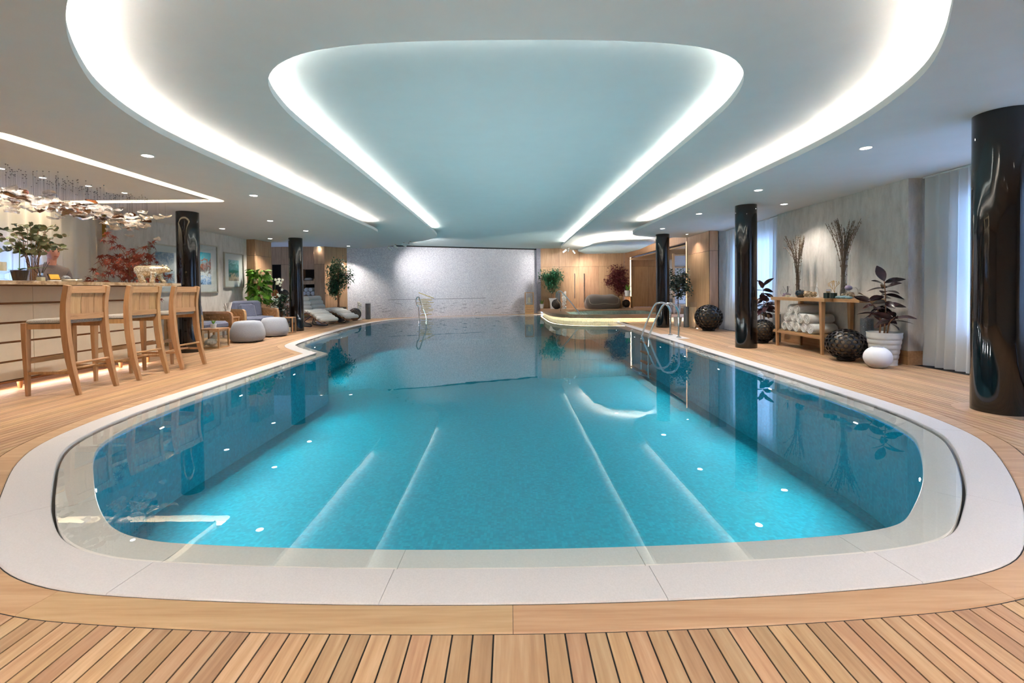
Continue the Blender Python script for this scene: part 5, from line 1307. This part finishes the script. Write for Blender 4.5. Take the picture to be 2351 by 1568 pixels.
# hurricane glass with candle
e = bpos(4,-5.50); t = thing('hurricane_glass','tall glass hurricane with a candle at the left end of the bar','candle holder',e)
MB().lathe([(.05,0),(.05,.01),(.02,.02),(.02,.07),(.085,.10),(.09,.36)],(0,0,0),24,capt=False).build('glass','clear_glass',t,True); MB().lathe([(.04,.105),(.04,.2),(1e-4,.202)],(0,0,0),16).build('candle','candle',t,True)
diffuser('reed diffuser with chrome collar standing on the bar', bpos(94,-5.58), 'chrome', 1.15)
e = bpos(124,-5.56); t = thing('card_stand','small gilt card in a dark stand on the bar','card',e,PI/2-.2)
MB().cbox((0,0,.055),(.12,.012,.085),bev=.003,rx=-.45).build('frame','dark_frame',t); MB().cbox((0,-.008,.055),(.10,.004,.066),rx=-.45).build('card','gold_card',t); MB().cbox((0,-.005,.008),(.12,.05,.016),bev=.003).build('foot','ceramic_white',t)
e = bpos(164,-5.62); t = thing('telephone','pale desk telephone lying on the bar','telephone',e,.5)
MB().cbox((0,0,.018),(.17,.22,.036),bev=.012,rx=.06).build('body','silver_frame',t,True); MB().tube(spline([(-.05,-.10,.05),(-.05,-.05,.062),(-.05,.05,.062),(-.05,.10,.05)],4),.017,8).build('handset','pouf_felt',t,True); MB().cbox((.03,.05,.042),(.08,.08,.006)).build('display','slot_black',t)

# mirror mosaic bear
mt, nt, b = newmat('mirror_mosaic'); co = coords(nt); v = N(nt,'ShaderNodeTexVoronoi'); v.inputs['Scale'].default_value = 85; nt.links.new(co,v.inputs['Vector'])
sc_ = N(nt,'ShaderNodeSeparateColor'); nt.links.new(v.outputs['Color'],sc_.inputs[0])
nt.links.new(ramp(nt,sc_.outputs[0],[(0,'#8f7a5c'),(.4,'#cbbca0'),(1,'#f6efe2')]),b.inputs['Base Color']); b.inputs['Metallic'].default_value = .7; b.inputs['Roughness'].default_value = .25; bump(nt,b,sc_.outputs[1],.6,.01)
def skinned(name, verts, edges, mat, parent, sub=2, root=0):
    me = bpy.data.meshes.new(name); me.from_pydata([v[:3] for v in verts],edges,[]); me.materials.append(MATS[mat])
    o = bpy.data.objects.new(name,me); COL.objects.link(o); o.parent = parent
    md = o.modifiers.new('skin','SKIN'); md.use_smooth_shade = True; md.branch_smoothing = .4; sv = me.skin_vertices[0].data
    for i, v in enumerate(verts): r = v[3]; sv[i].radius = r if hasattr(r,'__len__') else (r,r); sv[i].use_root = (i == root)
    s2 = o.modifiers.new('sub','SUBSURF'); s2.levels = s2.render_levels = sub
    return o
e = Vector((-5.66,7.2,BZ+.0005)); t = thing('bear_sculpture','glittering mirror mosaic bear walking along the end of the bar','sculpture',e,.12)
bd = MB()
bd.tube(spline([(-.215,0,.175),(-.16,0,.19),(-.05,0,.185),(.05,0,.20),(.13,0,.215),(.20,0,.222),(.25,0,.205),(.285,0,.195)],4),[.045,.07,.085,.092,.095,.096,.096,.096,.096,.096,.095,.093,.09,.085,.08,.075,.07,.066,.062,.06,.058,.055,.05,.044,.038,.034,.03,.027,.02],14)
for (x, y, dx, r0) in ((-.15,.05,-.035,.055),(-.13,-.055,.05,.055),(.09,.05,.05,.047),(.07,-.055,-.03,.047)):
    bd.tube(spline([(x,y,.17),(x+dx*.3,y,.10),(x+dx,y,.03),(x+dx+.045,y,.022)],4),[r0,r0,r0*.95,r0*.9,r0*.85,r0*.8,r0*.76,r0*.72,.036,.034,.032,.028,.022],12)
for sg in (-1,1): bd.ball((.195,sg*.042,.278),.018,10,8)
body = bd.build('body','mirror_mosaic',t,True); rm = body.modifiers.new('remesh','REMESH'); rm.mode = 'VOXEL'; rm.voxel_size = .008; rm.use_smooth_shade = True; sm = body.modifiers.new('smooth','SMOOTH'); sm.iterations = 4; sm.factor = .5
for sg in (-1,1): MB().ball((.247,sg*.034,.232),.0055,6,5).build('eye','slot_black',t)
MB().ball((.304,0,.20),.010,8,6).build('nose','slot_black',t,True)

# red maple behind the bar
random.seed(31); e = Vector((-6.64,7.95,0)); t = thing('maple_tree','rust red maple in a pot behind the end of the bar','tree',e)
MB().lathe([(.16,0),(.20,.38),(.18,.38),(.17,.34)],(0,0,0),22).build('pot','pot_dark',t,True); MB().lathe([(1e-4,.35),(.17,.34)],(0,0,0),14).build('soil','soil',t)
MB().tube(spline([(0,0,.34),(.03,.0,.8),(-.01,.02,1.3),(.02,0,1.75)],5),[.026-.001*i for i in range(16)],8).build('trunk','bark',t,True)
for k in range(30):
    a = k*2.4; z0 = .75+1.0*(k/30); R = (.62-.30*abs(k/30-.35))*random.uniform(.6,1.05)*(1 if k < 22 else .75); zt = z0+random.uniform(.05,.42)
    S = spline([(0,0,z0),(R*.5*math.cos(a),R*.5*math.sin(a),(z0+zt)/2+.06),(R*math.cos(a),R*math.sin(a),zt)],5)
    MB().tube(S,[.007-.0005*i for i in range(11)],5).build('branch','bark',t,True)
    for q in range(10):
        p = S[min(10,2+q)]+Vector((random.gauss(0,.05),random.gauss(0,.05),random.gauss(0,.04))); b = random.uniform(0,2*PI); p.x = min(p.x,.46); p.z = max(p.z,.8)
        put_leaf(t,LF['maple'],p,(math.cos(b),math.sin(b),random.uniform(-1.8,-.3)),random.uniform(1.05,1.6),random.uniform(-1.1,1.1))

# ------------------------------------------------------------------ person behind the bar
plain('skin','#d79a86',.5,var=.05,scale=12); fabric('shirt','#9d8f90','#857a7c',120); fabric('trousers','#3c3a40','#2c2b30',120); plain('hair_grey','#a08c82',.8); plain('lip','#b56a60',.5); plain('eye_dark','#2a2320',.3); plain('shoe','#211d1c',.5)
e = Vector((-6.88,6.82,0)); t = thing('person','person with bare head and mauve grey shirt standing behind the bar','person',e,-.35)
# faces local +x; one continuous body
hx = .0
V = [(0,0,.98,(.13,.16)),(0,0,1.12,(.125,.15)),(.01,0,1.30,(.13,.175)),(.01,0,1.44,(.115,.17)),(.025,0,1.54,(.06,.065)),(.045,0,1.60,(.055,.056)),
     (.01,.19,1.465,.062),(.02,.245,1.22,.047),(.16,.235,1.03,.038),(.25,.20,1.0,.028),(.01,-.19,1.465,.062),(.02,-.245,1.22,.047),(.16,-.235,1.03,.038),(.25,-.20,1.0,.028),
     (0,.095,.90,.095),(.02,.10,.50,.065),(0,.10,.10,.045),(.12,.115,.045,.04),(0,-.095,.90,.095),(.02,-.10,.50,.065),(0,-.10,.10,.045),(.12,-.115,.045,.04)]
E = [(0,1),(1,2),(2,3),(3,4),(4,5),(3,6),(6,7),(7,8),(8,9),(3,10),(10,11),(11,12),(12,13),(0,14),(14,15),(15,16),(16,17),(0,18),(18,19),(19,20),(20,21)]
skinned('body',V,E,'shirt',t,2,0)
# head: shaped surface with brow, nose, jaw
hb = MB(); rows = []; nA = 20; Hc = Vector((.075,0,1.715))
for j in range(15):
    ph = -PI/2+PI*j/14; row = []
    for i in range(nA):
        a = 2*PI*i/nA; cx, cy_, cz = math.cos(a)*math.cos(ph), math.sin(a)*math.cos(ph), math.sin(ph)
        x, y, z = cx*.102, cy_*.078, cz*.125
        if cz < 0: y *= 1+.28*cz; x *= 1+.12*cz; x += .018*max(0,-cz)
        f = max(0,cx)**6
        if abs(cy_) < .35: x += f*(.022*math.exp(-((cz+.12)/.16)**2)*math.exp(-(cy_/.16)**2)) - f*.010*math.exp(-((cz-.05)/.09)**2)*math.exp(-((abs(cy_)-.28)/.14)**2)
        row.append((Hc.x+x,Hc.y+y,Hc.z+z))
    rows.append(row)
hb.grid(rows,True); head = hb.build('head','skin',t,True); s2 = head.modifiers.new('sub','SUBSURF'); s2.levels = s2.render_levels = 1
for sg in (-1,1):
    MB().ball(Hc+Vector((.088,sg*.031,.012)),.0095,8,6).build('eye','eye_dark',t,True); MB().tube(spline([Hc+Vector((.09,sg*.015,.034)),Hc+Vector((.092,sg*.03,.038)),Hc+Vector((.082,sg*.05,.032))],3),.004,5).build('brow','hair_grey',t,True)
    MB().ball(Hc+Vector((-.005,sg*.079,-.005)),.028,8,6,.7,.35,1).build('ear','skin',t,True)
    hd = [(.25,sg*.20,1.0),(.285,sg*.195,.99)]
    mb = MB(); mb.cbox((.295,sg*.20,.985),(.085,.075,.028),bev=.010)
    for q, (yy, LL) in enumerate(((-.030,.065),(-.010,.078),(.010,.072),(.029,.056))): mb.tube(spline([(.33,sg*.20+yy,.985),(.33+LL*.6,sg*.20+yy*1.1,.982),(.33+LL,sg*.20+yy*1.1,.965)],3),[.0095,.0095,.009,.0085,.008,.0075,.006],8)
    mb.tube(spline([(.275,sg*.165,.982),(.305,sg*.142,.978),(.335,sg*.14,.968)],3),[.011,.011,.010,.010,.009,.008,.007],8); mb.build('hand','skin',t,True)
MB().tube(spline([Hc+Vector((.094,-.024,-.062)),Hc+Vector((.101,0,-.06)),Hc+Vector((.094,.024,-.062))],4),.006,6).build('mouth','lip',t,True)
MB().tube(spline([(.05,0,1.53),(.06,0,1.60),(.07,0,1.66)],3),.052,14).build('neck','skin',t,True)
for sg in (-1,1):
    MB().tube(spline([(0,sg*.095,.98),(.0,sg*.097,.80),(.02,sg*.10,.50),(.0,sg*.10,.10)],4),[.115,.115,.112,.108,.10,.095,.09,.086,.082,.078,.074,.07,.066],14).build('trouser_leg','trousers',t,True)
    MB().cbox((.07,sg*.11,.045),(.27,.095,.09),bev=.03).build('shoe','shoe',t,True)

# ------------------------------------------------------------------ lounge plants
random.seed(44); t = thing('leafy_plant','tall bright green leafy climbing plant behind the far armchair','plant',(-6.86,12.46,0))
MB().lathe([(.12,0),(.15,.3),(.14,.3),(.13,.27)],(0,0,0),22).build('pot','pot_grey',t,True); MB().lathe([(1e-4,.275),(.13,.27)],(0,0,0),14).build('soil','soil',t)
MB().tube([(0,0,.27),(0,0,1.35)],.03,10).build('moss_pole','bark',t,True)
for k in range(125):
    a = k*2.4; z = .78+.92*(k/125)+random.uniform(-.05,.05); R = .06+.26*math.sin(PI*min(1,max(.12,(z-.45)/1.5)))*random.uniform(.4,1.1); p = Vector((R*math.cos(a),R*math.sin(a)*.6,z))
    p.x = min(max(p.x,-.12),.16); p.y = min(max(p.y,-.10),.06)
    put_leaf(t,LF['broad'],p,(math.cos(a),math.sin(a)*.3,random.uniform(-.9,.5)),random.uniform(.8,1.25),random.uniform(-1.0,1.0))
    if k % 3 == 0: MB().tube(spline([(0,0,z-.12),(p.x*.5,p.y*.5,z-.02),tuple(p)],3),.004,5).build('stalk','stem_green',t,True)
t = thing('gardenia_bush','dark green bush with white blossoms in a grey pot left of the second column','plant',(-6.56,13.05,0)); random.seed(45)
MB().lathe([(.13,0),(.17,.30),(.175,.32),(.15,.32),(.14,.28)],(0,0,0),22).build('pot','pot_grey',t,True); MB().lathe([(1e-4,.285),(.145,.28)],(0,0,0),14).build('soil','soil',t)
pts, B = crown((0,0,.78),(.30,.24,.32),620,46,14)
mb = MB()
for b in B: mb.tube(spline([(0,0,.28),(b.x*.4,b.y*.4,.5),tuple(b)],3),.006,5)
mb.build('branches','bark',t,True); stuff_foliage(t,pts,.085,.04,'leaf_dark',47,0)
for k in range(16):
    a = random.uniform(0,2*PI); z = random.uniform(.55,1.0); fl = MB()
    for q in range(5): b = 2*PI*q/5; fl.add([(0,0,0),(.03*math.cos(b-.4),.03*math.sin(b-.4),.008),(.05*math.cos(b),.05*math.sin(b),.012),(.03*math.cos(b+.4),.03*math.sin(b+.4),.008)],[(0,1,2,3)])
    fl.build('blossom','petal_white',t,True,(.29*math.cos(a),.27*math.sin(a),z),True).rotation_euler = (random.uniform(.6,1.4),0,random.uniform(-.8,.8))
t = thing('white_orchid','white orchid spray rising behind the blossoming bush','plant',(-7.0,13.55,0)); random.seed(48)
MB().lathe([(.09,0),(.11,.9),(.1,.9)],(0,0,0),18).build('pot','ceramic_white',t,True)
MB().tube(spline([(0,0,.88),(.02,0,1.2),(.06,0,1.42),(.16,0,1.48),(.26,0,1.42)],4),.005,6).build('stem','stem_green',t,True)
for k in range(15):
    p = (random.uniform(.02,.28),random.uniform(-.05,.05),1.48-random.uniform(0,.5)*(1 if k % 2 else .25)); fl = MB()
    for q in range(5): b = 2*PI*q/5; fl.add([(0,0,0),(.03*math.cos(b-.5),.006,.03*math.sin(b-.5)),(.045*math.cos(b),.0,.045*math.sin(b)),(.03*math.cos(b+.5),.006,.03*math.sin(b+.5))],[(0,1,2,3)])
    fl.build('flower','petal_white',t,True,p,True)
t = thing('plant_stand','slim dark wooden stand before the rear oak wall','stand',(-7.55,15.05,0))
MB().cbox((0,0,.82),(.62,.4,.04),bev=.006).build('top','bar_trim',t)
for x in (-.27,.27):
    for y in (-.16,.16): MB().beam([(x,y,0),(x,y,.80)],.04,.04,(1,0,0)).build('leg','bar_trim',t)
globe('small black lattice globe on the dark stand beside the second column', (-7.46,15.05,.842), .155)
o = MB().lathe([(.05,0),(.10,.08),(.115,.16),(.08,.26),(.05,.30),(.06,.32)],(0,0,0),20).build('orange_vase','orange_ceramic',None,True,(-7.74,15.05,.842)); tag(o,'orange ceramic vase beside the globe on the stand','vase')
agave('small spiky plant beside the second column', (-6.17,12.80,0), 7, .55)
t = thing('succulent_pot','small green succulent in a white pot on the glass cube table','plant',(T1.x,T1.y,.3855)); pot(t,[(.045,0),(.055,.085),(.048,.085),(.045,.07)],'ceramic_white',.072,.045)
for k in range(9): a = 2.4*k; put_leaf(t,LF['sword'],(0,0,.07),(math.cos(a)*.6,math.sin(a)*.6,1),.5,0)
